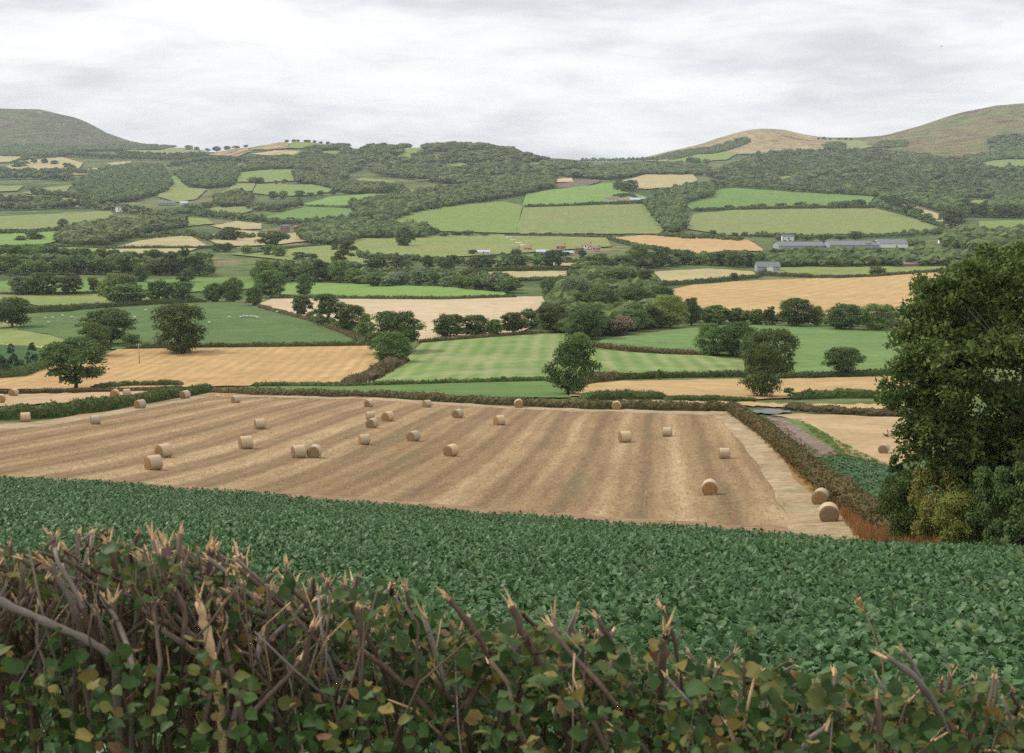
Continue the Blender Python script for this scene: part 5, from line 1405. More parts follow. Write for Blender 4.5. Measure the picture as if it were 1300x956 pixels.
building('house', 757, 318, 10, 5, 'pink', 'brown', 'pinkish house at the right end of the village', chim=1)
building('house', 740, 324.5, 8, 4, 'white', 'slate', 'small white cottage with dark roof below the brick village house', chim=1)
building('farm_shed', 776, 254, 18, 4.5, 'steel', 'brown', 'left pale farm shed on the bright green hill field', win=0, depth=14)
building('farm_shed', 792, 257, 14, 5, 'wood', 'brown', 'brown farm shed in the middle of the hill farm', win=0, depth=14)
building('farm_shed', 808, 256, 18, 5, 'grey', 'steel', 'right pale roofed farm shed at the end of the hill farm', win=0, depth=14)
building('farmhouse', 821, 212, 9, 4, 'stone', 'slate', 'small distant farmhouse in the wooded gap', chim=1, win=0)
building('farmhouse', 839, 213, 3.5, 3.5, 'white', 'slate', 'tiny white distant house in the wooded gap', chim=0, win=1)
building('house', 1000, 307, 15, 9, 'white', 'slate', 'big white house before the long sheds', chim=2, win=4)
building('warehouse', 1014, 315, 58, 8, 'grey', 'grey', 'long blue grey roofed shed right of the golden field', win=0, depth=30, cat='warehouse', pitch=.3)
building('warehouse', 1080, 314, 62, 8, 'grey', 'grey', 'long grey roofed shed in the middle of the valley works', win=0, depth=30, cat='warehouse', pitch=.3)
building('warehouse', 1130, 313, 36, 9, 'white', 'grey', 'taller white shed at the right end of the valley works', win=0, depth=24, cat='warehouse', pitch=.3)
building('house', 1197, 308.5, 11, 5, 'white', 'brown', 'low white house left of the pinkish house', chim=1)
building('house', 1214, 310, 15, 9, 'pink', 'tile', 'pinkish house with red roof behind the ash crown top', chim=1, win=3)
building('house', 1237, 309, 6, 9, 'white', 'slate', 'narrow white house right of the pinkish house', chim=1, win=1, rz=1.2)
bn = building('barn', 974, 343.5, 29, 11, 'grey', 'grey', 'grey roofed barn with a white panel at the corner of the golden field', win=0, depth=12, pitch=.5, door=False)
mb = MB(); bm_ = mpp(g1(974, 343.5)); box(mb, (1.5 * bm_, -6.06, 2.2), (8 * bm_, .12, 3.6)); mb.build('white_panel', WALLS['white'], bn)
building('farm_shed', 1156, 338, 20, 6, 'wood', 'brown', 'dark open farm shed before the long dark wood', win=0, depth=8)
building('farm_shed', 1026, 193, 24, 3, 'stone', 'slate', 'tiny hill farm roof on the saddle', win=0, depth=20)

# ------------------------------------------------------------------ poles
M_pole = flat_mat('weathered_pole', (0.34, 0.30, 0.25), 0.9, 0.2)
def pole(px, py, hpx, label, r0=.16, arm=True):
    q = g1(px, py); H = hpx * mpp(q)
    mb = MB(); tube(mb, [(0, 0, -.3), (0.02, 0, H * .5), (0, 0.02, H)], [r0, r0 * .85, r0 * .7], 8)
    o = mb.build('utility_pole' if arm else 'post', M_pole, None, q)
    if arm:
        mb = MB(); box(mb, (0, -.1, H - .5), (1.6, .12, .12)); mb.build('crossarm', M_pole, o)
        for x in (-.65, 0, .65):
            mb = MB(); tube(mb, [(x, -.1, H - .44), (x, -.1, H - .36), (x, -.1, H - .2)], [.04, .07, .04], 6); mb.build('insulator', WALLS['white'], o)
    return tag(o, label, 'utility pole' if arm else 'post')
pole(177, 462, 26, 'thin wooden utility pole standing in the left golden stubble')
pole(476, 471, 9, 'pale post by the scrub bank at the right end of the golden stubble', .14, False)
pole(467, 490, 7, 'left pale gate post at the hedge end of the narrow green strip', .13, False)
pole(472, 490, 7, 'right pale gate post at the hedge end of the narrow green strip', .13, False)

# ------------------------------------------------------------------ bird
mb = MB()
tube(mb, [(-.25, 0, 0), (-.1, 0, .02), (.1, 0, .02), (.22, 0, 0), (.3, 0, -.01)], [.02, .07, .08, .045, .01], 8)
for s_ in (-1, 1):
    mb.add([(.08, s_ * .05, .04), (-.1, s_ * .05, .04), (-.16, s_ * .4, .16), (-.05, s_ * .75, .12), (.1, s_ * .42, .18)], [[0, 1, 2], [0, 2, 4], [4, 2, 3]])
mb.add([(-.2, -.03, 0), (-.2, .03, 0), (-.42, .08, 0), (-.42, -.08, 0)], [[0, 1, 2, 3]])
sx_, tz_ = ray(1195, 59); bo = mb.build('bird', flat_mat('dark_feathers', (0.05, 0.045, 0.045)), None, (float(sx_) * 420, 420, float(tz_) * 420)); bo.rotation_euler = (.2, 0, .4)
tag(bo, 'small dark bird flying high in the cloudy sky', 'bird')

# ------------------------------------------------------------------ ash tree at the right edge, with bushes under it
M_ash = foliage_mat('leaf_ash', (0.056, 0.089, 0.022), (0.151, 0.201, 0.056), 0.28, var_scale=0.35, rnd=0.0)
AY = 73.0
def at(px, py, Y):
    s_, t_ = ray(px, py); return np.array([float(s_) * Y, Y, float(t_) * Y])
a_base = at(1296, 600, AY); a_base[2] = float(height(a_base[0], a_base[1])) - .1
r = np.random.default_rng(5)
ctr = at(1296, 470, AY) - a_base
top_z = (at(1285, 300, AY) - a_base)[2]
lobes = []
for i in range(92):
    d = rand_dirs(1, r)[0]; q = r.uniform(.35, 1) ** .5
    f = 0.86 if d[2] > .3 else 1.0
    P = ctr + d * np.array([7.0 * f, 6.2, 6.5]) * q * .90
    if P[2] < 4.2: continue
    lobes.append((P, r.uniform(.8, 1.45)))
# outline pieces seen in the picture
for (px, py, rr) in [(1250, 352, 1.1), (1215, 372, 1.1), (1275, 345, 1.2), (1185, 400, 1.0), (1165, 450, 1.0), (1170, 500, 1.1), (1200, 520, 1.2), (1190, 545, 1.1), (1300, 348, 1.3), (1235, 338, .8), (1262, 328, .9), (1290, 325, 1.0), (1205, 355, .8), (1172, 362, .6), (1185, 372, .9), (1160, 400, .9), (1150, 430, .9), (1146, 470, .8), (1136, 495, .8), (1132, 512, .6), (1150, 545, .8), (1158, 575, .7), (1165, 520, 1.0),
                     (1160, 605, .7), (1180, 560, 1.0), (1185, 480, 1.0), (1200, 430, 1.0), (1230, 375, 1.2), (1190, 600, .8), (1215, 600, 1.0), (1240, 560, 1.2), (1270, 600, 1.2), (1230, 620, .9), (1215, 580, 1.2), (1250, 610, 1.3), (1285, 580, 1.4), (1260, 640, 1.2), (1300, 650, 1.3), (1225, 545, 1.2), (1340, 600, 1.4), (1320, 320, 1.2), (1345, 350, 1.3), (1296, 620, 1.1)]:
    lobes.append((at(px, py, AY + r.uniform(-2.5, 2.0)) - a_base, rr))
mb = MB(); mbt = MB()
th = 0.36; H1 = 5.5
trunk_p = np.array([[0, 0, -.4], [0.03, 0, 1.0], [-.05, .05, 2.6], [.05, .1, 4.2], [.1, .05, H1], [.0, .1, 8.0], [-.1, .0, 10.5], [0, 0, 13]])
tube(mbt, trunk_p, [.52, .40, .36, .33, .28, .2, .12, .05], 12)
hubs = []
for i in range(13):
    a = i * 2.4 + .3; z0 = 3.0 + 7.0 * i / 13
    L_ = r.uniform(3.4, 5.2) * (1 - .35 * i / 13)
    p0 = np.array([np.interp(z0, trunk_p[:, 2], trunk_p[:, 0]), np.interp(z0, trunk_p[:, 2], trunk_p[:, 1]), z0])
    e = p0 + np.array([math.cos(a) * L_, math.sin(a) * L_, L_ * r.uniform(.35, .9)])
    mid = (p0 + e) / 2 + np.array([0, 0, -.2]) + r.normal(0, .3, 3)
    t_ = np.linspace(0, 1, 8)[:, None]; pp = (1 - t_) ** 2 * p0 + 2 * t_ * (1 - t_) * mid + t_ ** 2 * e
    tube(mbt, pp, np.linspace(.17 * (1 - .4 * i / 13), .05, 8), 7)
    hubs += list(pp[2:])
hubs = np.array(hubs + list(trunk_p[4:]))
lc = []; ln = []
for (P, rr) in lobes:
    j = np.argmin(np.linalg.norm(hubs - P, axis=1) + r.uniform(0, .8, len(hubs)))
    h_ = hubs[j]; t_ = np.linspace(0, 1, 7)[:, None]
    mid = (h_ + P) / 2 + r.normal(0, .25, 3) + np.array([0, 0, .25])
    pp = (1 - t_) ** 2 * h_ + 2 * t_ * (1 - t_) * mid + t_ ** 2 * P
    tube(mbt, pp, np.linspace(.05, .014, 7), 5)
    ns = int(15 * rr * rr) + 6
    for s_ in range(ns):
        d = rand_dirs(1, r)[0]; d[2] = d[2] * .75
        tip = P + d * rr * r.uniform(.45, 1.05)
        base_ = P + d * rr * .2
        if r.random() < .35: tube(mbt, [base_, (base_ + tip) / 2 + np.array([0, 0, .06]), tip], [.012, .009, .005], 4)
        # compound leaves: pairs of leaflets along drooping stalks
        m_ = int(r.integers(20, 32))
        cc = tip + r.normal(0, .22, (m_, 3)) * np.array([1, 1, .7])
        lc.append(cc); ln.append(np.repeat((d * .5 + np.array([0, 0, .5]))[None], m_, 0))
lc = np.concatenate(lc); ln = np.concatenate(ln)
print('ash leaves', len(lc))
leaves(mb, lc, r.uniform(.20, .40, len(lc)), up=ln, aspect=.5, jitter=.9, r=r)
ash = empty('tree', a_base); tag(ash, 'large dark ash tree filling the right edge, its crown cut by the frame', 'tree')
mb.build('crown', M_ash, ash); mbt.build('trunk', M_bark_pale, ash)

TINT['olive'] = foliage_mat('leaf_olive_gold', (0.115, 0.129, 0.030), (0.289, 0.264, 0.069))
TINT['dark'] = foliage_mat('leaf_thicket', (0.051, 0.086, 0.027), (0.126, 0.174, 0.055))
UB = [(1133, 686, 112, 52, 'cone', 'dark', 'pointed dark bush at the left foot of the ash, by the hedge end'),
      (1150, 694, 90, 66, 'bush', 'oak', 'dark green bush in front of the pointed one under the ash'),
      (1186, 697, 108, 66, 'bush', 'olive', 'golden olive bush under the left side of the ash crown'),
      (1216, 700, 80, 56, 'bush', 'yellow', 'yellowish low bush right of the golden olive bush, at the kale edge'),
      (1250, 700, 112, 70, 'ragged', 'dark', 'dark bush below the ash trunk'),
      (1232, 694, 120, 76, 'tall', 'oak', 'tall dark thicket bush behind the yellowish low bush'),
      (1296, 702, 122, 80, 'ragged', 'dark', 'black green bush at the right edge in front of the ash trunk'),
      (1345, 703, 120, 90, 'bush', 'oak', 'bush just past the right edge beside the ash')]
for t in UB:
    tree(*t)
# russet grass tussocks on the verge by the bushes
def tufts(poly, n, hmin, hmax, mat, label, name='dry_grass', per=16, cat='grass'):
    poly = np.array(poly, float); x0, y0 = poly.min(0); x1, y1 = poly.max(0)
    gx = rng.uniform(x0, x1, n * 4); gy = rng.uniform(y0, y1, n * 4); m = inside(poly, gx, gy)
    P = ground(gx[m][:n], gy[m][:n]); n = len(P)
    P = np.repeat(P, per, 0) + np.concatenate([rng.normal(0, .14, (n * per, 2)), np.zeros((n * per, 1))], 1)
    h = rng.uniform(hmin, hmax, n * per); lean = rng.normal(0, .3, (n * per, 2)) * h[:, None]
    a = rng.uniform(0, 6.28, n * per); wv = np.stack([np.cos(a), np.sin(a), np.zeros_like(a)], -1) * .018
    mid = P + np.concatenate([lean * .35, (h * .6)[:, None]], 1); tip = P + np.concatenate([lean, h[:, None]], 1)
    V = np.stack([P - wv, P + wv, mid + wv * .8, mid - wv * .8, tip], 1).reshape(-1, 3); b = np.arange(n * per)[:, None] * 5
    mb = MB(); mb.add(V, b + np.array([[0, 1, 2, 3]]), 0)
    mb.f.append((b + np.array([[3, 2, 4]]), 0, False))
    return tag(mb.build(name, mat), label, cat, kind='stuff')
M_russet = foliage_mat('blade_russet', (0.17, 0.085, 0.028), (0.40, 0.23, 0.085), 0.2, rnd=0)
M_stub = foliage_mat('blade_cut_straw', (0.36, 0.25, 0.135), (0.56, 0.43, 0.245), 0.35, rnd=0)
M_weed = foliage_mat('blade_green', (0.08, 0.10, 0.03), (0.22, 0.22, 0.08), 0.2, rnd=0)
M_straw = foliage_mat('blade_straw', (0.34, 0.235, 0.12), (0.52, 0.39, 0.21), 0.2, rnd=0)
tufts([(1060, 640), (1080, 648), (1122, 668), (1190, 678), (1195, 703), (1108, 698), (1085, 676)], 700, .35, .9, M_russet, 'russet dry grass tussocks at the lower end of the right hedge')
TS = R(6.0)
def stubble(poly, dens, label):
    """cut straw standing in drill rows"""
    poly = np.array(poly, float); q = ground(*densify(poly, 8).T); x0, y0 = q[:, :2].min(0); x1, y1 = q[:, :2].max(0)
    n = int((x1 - x0) * (y1 - y0) * dens)
    u = np.round(rng.uniform(-140, 140, n) / .36) * .36 + rng.normal(0, .05, n); v = rng.uniform(y0 - 40, y1 + 40, n)
    x = u * math.cos(TS) + v * math.sin(TS); y = -u * math.sin(TS) + v * math.cos(TS)
    z = height(x, y); px, py = project(x, y, z); m = inside(poly, px, py) & (y > 10)
    cl = np.sin(x * .31 + 2 * np.sin(y * .05)) + np.sin(y * .17 + x * .09) + rng.normal(0, 1.1, n)
    m &= cl > -1.3
    P = np.stack([x, y, z + .03], -1)[m]; n = len(P); per = 2
    P = np.repeat(P, per, 0) + np.concatenate([rng.normal(0, .05, (n * per, 2)), np.zeros((n * per, 1))], 1); n *= per
    h = rng.uniform(.10, .26, n); a = rng.uniform(0, 6.28, n); wv = np.stack([np.cos(a), np.sin(a), 0 * a], -1) * rng.uniform(.015, .04, n)[:, None]
    up = np.concatenate([rng.normal(0, .5, (n, 2)) * h[:, None], h[:, None]], 1)
    V = np.stack([P - wv, P + wv, P + wv * .8 + up, P - wv * .8 + up], 1).reshape(-1, 3)
    mb = MB(); mb.add(V, np.arange(4 * n).reshape(n, 4)); print('stubble', n)
    return tag(mb.build('stubble', M_stub), label, 'stubble', kind='stuff')
stubble([(-40, 552), (60, 540), (150, 525), (235, 509), (268, 503), (330, 505), (480, 508), (640, 518), (740, 522), (905, 526), (932, 550), (964, 594), (1012, 660), (996, 673), (900, 664), (650, 646), (325, 622), (0, 602), (-40, 600)], 9, 'short cut straw standing in drill rows over the bale field')
tufts([(908, 527), (932, 526), (985, 580), (1070, 668), (1090, 690), (1010, 684), (1010, 664), (962, 594)], 420, .04, .14, M_straw, 'sparse straw litter along the dusty track')
tufts([(972, 530), (1000, 545), (1046, 583), (1116, 642), (1108, 646), (1040, 590), (990, 550)], 420, .2, .5, M_weed, 'rough green grass along the far foot of the russet hedge')
tufts([(1013, 533), (1030, 541), (1085, 572), (1128, 592), (1126, 597), (1078, 583), (1040, 581), (1062, 573), (1030, 550)], 500, .15, .35, M_weed, 'rough grass margins between the small plots right of the hedge')
tufts([(940, 523), (990, 565), (1045, 620), (1090, 660), (1078, 664), (1038, 630), (985, 578), (945, 535)], 600, .2, .5, M_russet, 'thin russet grass along the foot of the right hedge')

# ------------------------------------------------------------------ kale crop
def leaf_strip(mb, base, direction, normal, length, width, droop, prof, mat=0, cup=0.25, wave=0.0, r=rng, lob=0.0):
    """n leaves: 3 vertices across, len(prof) along; prof = half widths"""
    n = len(base); K = len(prof)
    side = np.cross(direction, normal); side /= np.maximum(np.linalg.norm(side, axis=1)[:, None], 1e-9)
    V = np.zeros((n, K, 3, 3))
    for k_ in range(K):
        t = k_ / (K - 1)
        c = base + direction * (length * t)[:, None] - normal * (droop * length * t * t)[:, None]
        hw = (width * prof[k_])[:, None]
        e = normal * (cup * width * prof[k_])[:, None]
        wl = normal * (r.normal(0, wave, n) * width)[:, None]; wr = normal * (r.normal(0, wave, n) * width)[:, None]
        hl_ = hw * (1 + lob * r.normal(0, 1, (n, 1))); hr_ = hw * (1 + lob * r.normal(0, 1, (n, 1)))
        V[:, k_, 0] = c - side * hl_ + e + wl; V[:, k_, 1] = c; V[:, k_, 2] = c + side * hr_ + e + wr
    b = (np.arange(n) * K * 3)[:, None]
    F = []
    for k_ in range(K - 1):
        for j in (0, 1):
            q = k_ * 3 + j
            F.append(b + np.array([[q, q + 1, q + 4, q + 3]]))
    mb.add(V.reshape(-1, 3), np.concatenate(F), mat, True)


k = NT('kale_leaf')
isl = k.n('ShaderNodeNewGeometry').outputs['Random Per Island']
n1 = k.noise(k.pos(), 0.5, 3)
f = k.math('ADD', k.math('MULTIPLY', isl, 0.75), k.math('MULTIPLY', n1, 0.4))
col = k.ramp(f, [(0.12, (0.032, 0.076, 0.020)), (0.45, (0.048, 0.110, 0.031)), (0.75, (0.068, 0.138, 0.047)), (1.0, (0.16, 0.23, 0.12))])
col = k.mix(k.math('GREATER_THAN', isl, 0.965), col, (0.13, 0.17, 0.06))
d = k.n('ShaderNodeBsdfPrincipled', i={'Base Color': col, 'Roughness': 0.42, 'Specular IOR Level': 0.13})
t = k.n('ShaderNodeBsdfTranslucent', i={'Color': col}); mx = k.n('ShaderNodeMixShader', i={0: 0.18})
k.link(d.outputs[0], mx.inputs[1]); k.link(t.outputs[0], mx.inputs[2]); k.link(mx.outputs[0], k.out.inputs[0]); M_kale = k.m


def kale_plants(y0, y1, dens, smax=0.46):
    n = int(dens * smax * (y1 * y1 - y0 * y0) )
    y = np.sqrt(rng.uniform(y0 * y0, y1 * y1, n)); s_ = rng.uniform(-smax, smax, n)
    lim = kale_far(s_) * (1 + 0.008 * np.sin(s_ * 60))
    m = y < lim
    x = (s_ * y)[m]; y = y[m]
    return np.stack([x, y, height(x, y)], -1)


mb = MB()
PROF_N = [0.06, 0.42, 0.95, 0.75, 1.05, 0.70, 0.25]
PROF_F = [0.15, 1.0, 0.2]
for (y0, y1, dens, nl, lmin, lmax, prof) in ((5.2, 17, 15.0, 12, .08, .175, PROF_N), (17, 36, 13.0, 10, .09, .185, [0.12, .95, .8, .2]), (36, 70, 10, 9, .12, .23, PROF_F), (70, 125, 7, 8, .17, .30, PROF_F)):
    P = kale_plants(y0, y1, dens); n = len(P)
    if n == 0: continue
    big = rng.uniform(.75, 1.2, n)
    B = np.repeat(P, nl, 0); bg_ = np.repeat(big, nl)
    N = n * nl
    az = (np.tile(np.arange(nl) * 2.4, n) + np.repeat(rng.uniform(0, 6.28, n), nl) + rng.normal(0, .25, N))
    lev = np.tile(np.linspace(0, 1, nl), n) + rng.normal(0, .08, N)
    el = R(8) + R(62) * np.clip(lev, 0, 1) + rng.normal(0, .22, N)
    rad_ = (0.16 - 0.12 * lev) * bg_
    hh = (0.16 + 0.26 * np.clip(lev, 0, 1)) * bg_
    base = B + np.stack([np.cos(az) * rad_, np.sin(az) * rad_, hh], -1)
    dr = np.stack([np.cos(az) * np.cos(el), np.sin(az) * np.cos(el), np.sin(el)], -1)
    nor = np.stack([-np.cos(az) * np.sin(el), -np.sin(az) * np.sin(el), np.cos(el)], -1) + rng.normal(0, .2, (N, 3))
    nor -= dr * np.sum(nor * dr, 1)[:, None]; nor /= np.linalg.norm(nor, axis=1)[:, None]
    L_ = rng.uniform(lmin, lmax, N) * bg_ * (1.05 - .35 * np.clip(lev, 0, 1))
    leaf_strip(mb, base, dr, nor, L_, L_ * rng.uniform(.30, .44, N), rng.uniform(.15, .7, N), prof, cup=.28, wave=.2 if len(prof) > 3 else .06, lob=.22)
tag(mb.build('kale_crop', M_kale), 'dense leafy blue green kale crop covering the foreground slope', 'kale', kind='stuff')

# leafy rows of the plot beyond the right hedge
mb = MB(); poly = np.array([(1044, 584), (1072, 582), (1091, 584), (1130, 595), (1230, 640), (1225, 668), (1140, 658), (1117, 640), (1074, 616)], float)
n = 30000; x = rng.uniform(14, 60, n); y = rng.uniform(66, 200, n); x = np.round(x / .7) * .7 + rng.normal(0, .08, n) + y * .03
z = height(x, y); px, py = project(x, y, z); m = inside(poly, px, py); B = np.repeat(np.stack([x, y, z + .12], -1)[m], 7, 0); N = len(B)
az = rng.uniform(0, 6.28, N); el = R(15) + R(50) * rng.random(N)
dr = np.stack([np.cos(az) * np.cos(el), np.sin(az) * np.cos(el), np.sin(el)], -1); nor = np.stack([-np.cos(az) * np.sin(el), -np.sin(az) * np.sin(el), np.cos(el)], -1)
L_ = rng.uniform(.18, .36, N); leaf_strip(mb, B, dr, nor, L_, L_ * .4, rng.uniform(.2, .7, N), PROF_F)
tag(mb.build('kale_crop', M_kale), 'leafy rows of the small crop plot right of the long russet hedge', 'kale', kind='stuff')

# ------------------------------------------------------------------ roadside hedge in the foreground
M_stem = bark_mat('cut_stem_bark', (0.125, 0.088, 0.063))
M_stem2 = bark_mat('grey_stem_bark', (0.20, 0.165, 0.135))
M_torn = bark_mat('torn_pale_wood', (0.64, 0.43, 0.24))
k = NT('bramble_leaf')
isl = k.n('ShaderNodeNewGeometry').outputs['Random Per Island']
n1 = k.noise(k.obj(), 24, 4, .6)
col = k.ramp(isl, [(0.0, (0.028, 0.056, 0.016)), (0.5, (0.060, 0.108, 0.030)), (0.66, (0.085, 0.115, 0.035)), (0.82, (0.13, 0.135, 0.036)), (0.92, (0.22, 0.17, 0.045)), (0.97, (0.16, 0.085, 0.045))])
col = k.mix(1.0, col, k.ramp(n1, [(0.3, (0.75,) * 3), (0.7, (1.25,) * 3)]), 'MULTIPLY')
d = k.n('ShaderNodeBsdfPrincipled', i={'Base Color': col, 'Roughness': 0.5, 'Specular IOR Level': 0.12})
t = k.n('ShaderNodeBsdfTranslucent', i={'Color': col}); mx = k.n('ShaderNodeMixShader', i={0: 0.28})
k.link(d.outputs[0], mx.inputs[1]); k.link(t.outputs[0], mx.inputs[2]); k.link(mx.outputs[0], k.out.inputs[0]); M_bramble = k.m

HT = np.array([(-200, 705), (0, 705), (60, 692), (150, 690), (230, 694), (280, 706), (330, 735), (400, 748), (480, 752), (560, 780), (640, 795), (700, 790), (760, 812), (850, 832), (940, 846), (1040, 858), (1140, 866), (1230, 870), (1300, 876), (1500, 882)], float)
hb = np.array([0.0, 3.1, float(height(0, 3.1))])
hedge_o = empty('hedge', hb); tag(hedge_o, 'freshly flailed roadside hedge of torn stems and bramble leaves along the bottom', 'hedge')
NEGB = -hb


def hz_top(px, Y):
    return float(ray(px, np.interp(px, HT[:, 0], HT[:, 1]))[1]) * Y


def wpt(px, py, Y):
    s_, t_ = ray(px, py); return np.array([float(s_) * Y, Y, float(t_) * Y])


def splinters(mb, p, dirn, rad, r, n=6, long=1.0):
    dirn = dirn / np.linalg.norm(dirn)
    for i in range(n):
        d = dirn + r.normal(0, .24, 3); d /= np.linalg.norm(d)
        off = r.normal(0, .45, 3) * rad; off -= dirn * (off @ dirn)
        L_ = rad * r.uniform(.6, 1.6) ** 2.4 * 2.0 * long; w_ = rad * r.uniform(.2, .6)
        a = p + off - dirn * rad * 1.2
        tube(mb, [a, a + d * L_ * .6, a + d * L_ + r.normal(0, .15, 3) * rad], [w_, w_ * .8, w_ * .12], 4, smooth=False)


def stem(pts, r0, r1, r, torn=True, mat=None, nsp=6, long=1.0, name='cut_stem'):
    pts = np.asarray(pts, float); n = max(13, int(len(pts) * 4))
    t = np.linspace(0, len(pts) - 1, n); q = np.stack([np.interp(t, np.arange(len(pts)), pts[:, i]) for i in range(3)], -1)
    q = np.stack([smooth(q[:, i], 2) for i in range(3)], -1)
    q[0] = pts[0]; q[-1] = pts[-1]
    q[1:-1] += r.normal(0, r0 * .2, (n - 2, 3))
    rad_ = np.linspace(r0, r1, n) * (1 + .14 * r.normal(size=n))
    mb = MB(); tube(mb, q, np.abs(rad_) + 5e-4, 8)
    # knots and short snags
    for i in range(int(r.integers(0, 3))):
        j = int(r.integers(n // 2, n - 1)); d = rand_dirs(1, r)[0]; d[2] = abs(d[2])
        tube(mb, [q[j], q[j] + d * r0 * 3, q[j] + d * r0 * 5.5 + np.array([0, 0, r0])], [r0 * .5, r0 * .38, r0 * .2], 5)
    o = mb.build(name, mat or M_stem, hedge_o, NEGB)
    if torn:
        ms = MB(); dirn = q[-1] - q[-3]; splinters(ms, q[-1], dirn, max(r1, .004), r, nsp, long)
        if r.random() < .55:      # stripped pale wood below the break
            i0 = n - int(r.integers(3, 5)); off = rand_dirs(1, r)[0] * np.array([1, 1, 0]) * r1 * .42
            if off[1] > 0: off[1] *= -1
            tube(ms, q[i0:] + off, np.linspace(.35, .86, n - i0) * rad_[i0:], 7)
        ms.build('torn_end', M_torn, o)
    return o


r = np.random.default_rng(21)
PXM = 3.0 / FPX
# branches seen singly in the photograph: points (px, row), distance, diameter px at both ends
SPEC = [([(150, 960), (150, 850), (138, 826), (95, 804), (40, 782), (-30, 750)], 2.75, 13, 15, False, M_stem2),
        ([(120, 960), (108, 820), (96, 772), (76, 738), (62, 714)], 2.85, 13, 13, True, M_stem2),
        ([(262, 960), (262, 830), (225, 775), (175, 760), (88, 732)], 2.9, 11, 3, False, M_stem2),
        ([(280, 960), (272, 830), (262, 812), (220, 797), (178, 774)], 2.8, 16, 7, False, M_stem),
        ([(285, 960), (276, 850), (262, 805), (252, 764)], 2.75, 17, 14, True, M_torn),
        ([(158, 960), (152, 860), (148, 812), (143, 764)], 2.8, 15, 12, True, M_stem),
        ([(165, 960), (168, 810), (178, 760), (181, 730), (177, 708)], 2.9, 9, 7, True, M_stem2),
        ([(268, 960), (268, 780), (266, 715), (268, 694)], 3.1, 16, 13, True, M_stem),
        ([(310, 960), (302, 850), (306, 790), (309, 740)], 2.9, 12, 9, True, M_stem),
        ([(520, 960), (495, 866), (458, 790), (444, 768), (438, 742)], 2.9, 10, 9, True, M_stem),
        ([(470, 960), (462, 850), (456, 800), (454, 770)], 2.8, 9, 8, True, M_stem),
        ([(660, 960), (636, 866), (608, 808), (585, 778), (566, 758)], 2.85, 13, 11, True, M_stem),
        ([(740, 960), (702, 868), (672, 820), (657, 790), (650, 768)], 2.85, 14, 12, True, M_stem),
        ([(842, 960), (836, 850), (843, 815), (846, 802)], 2.9, 16, 15, True, M_stem),
        ([(800, 960), (796, 860), (780, 822), (757, 782)], 2.95, 9, 8, True, M_stem),
        ([(870, 960), (862, 830), (852, 800), (840, 770)], 3.1, 9, 7, True, M_stem),
        ([(1230, 960), (1175, 872), (1150, 848), (1124, 834)], 2.8, 13, 9, True, M_stem2),
        ([(1190, 960), (1170, 860), (1158, 842), (1145, 824)], 2.85, 9, 7, True, M_stem2),
        ([(400, 960), (384, 850), (390, 815), (398, 795)], 2.75, 10, 9, True, M_stem)]
for (pp, Y, d0, d1, torn, mt) in SPEC:
    Y = Y * 0.94; d0 *= .74; d1 *= .74
    pts = [wpt(a, b, Y + (0.12 if i == 0 else 0)) for i, (a, b) in enumerate(pp)]
    g0 = pts[0].copy(); g0[2] = float(height(g0[0], g0[1])) - .05
    if g0[2] < pts[0][2] - .1: pts = [g0] + pts
    stem(pts, d0 / 2 * Y / FPX, d1 / 2 * Y / FPX, r, torn, mt, nsp=9, long=1.3)
# the rest of the row
xs = np.concatenate([np.linspace(-60, 1360, 60), r.uniform(-40, 420, 18)]) + r.uniform(-12, 12, 78)
for px in xs:
    Y = r.uniform(2.7, 3.7)
    tp = np.interp(px, HT[:, 0], HT[:, 1]) - r.uniform(-65, 26)
    top = wpt(px + r.uniform(-14, 14), tp, Y); b0 = np.array([top[0] + r.normal(0, .08), Y + r.normal(0, .06), 0]); b0[2] = float(height(b0[0], b0[1])) - .05
    kink = b0 * .35 + top * .65 + np.array([r.normal(0, .05), r.normal(0, .04), 0])
    k2 = b0 * .12 + top * .88 + np.array([r.normal(0, .022), r.normal(0, .02), 0])
    rr = r.uniform(.0028, .0078)
    stem([b0, kink, k2, top], rr * 1.25, rr * r.uniform(.75, 1), r, True, M_stem if r.random() < .7 else M_stem2, nsp=int(r.integers(4, 9)), long=r.uniform(.7, 1.5))
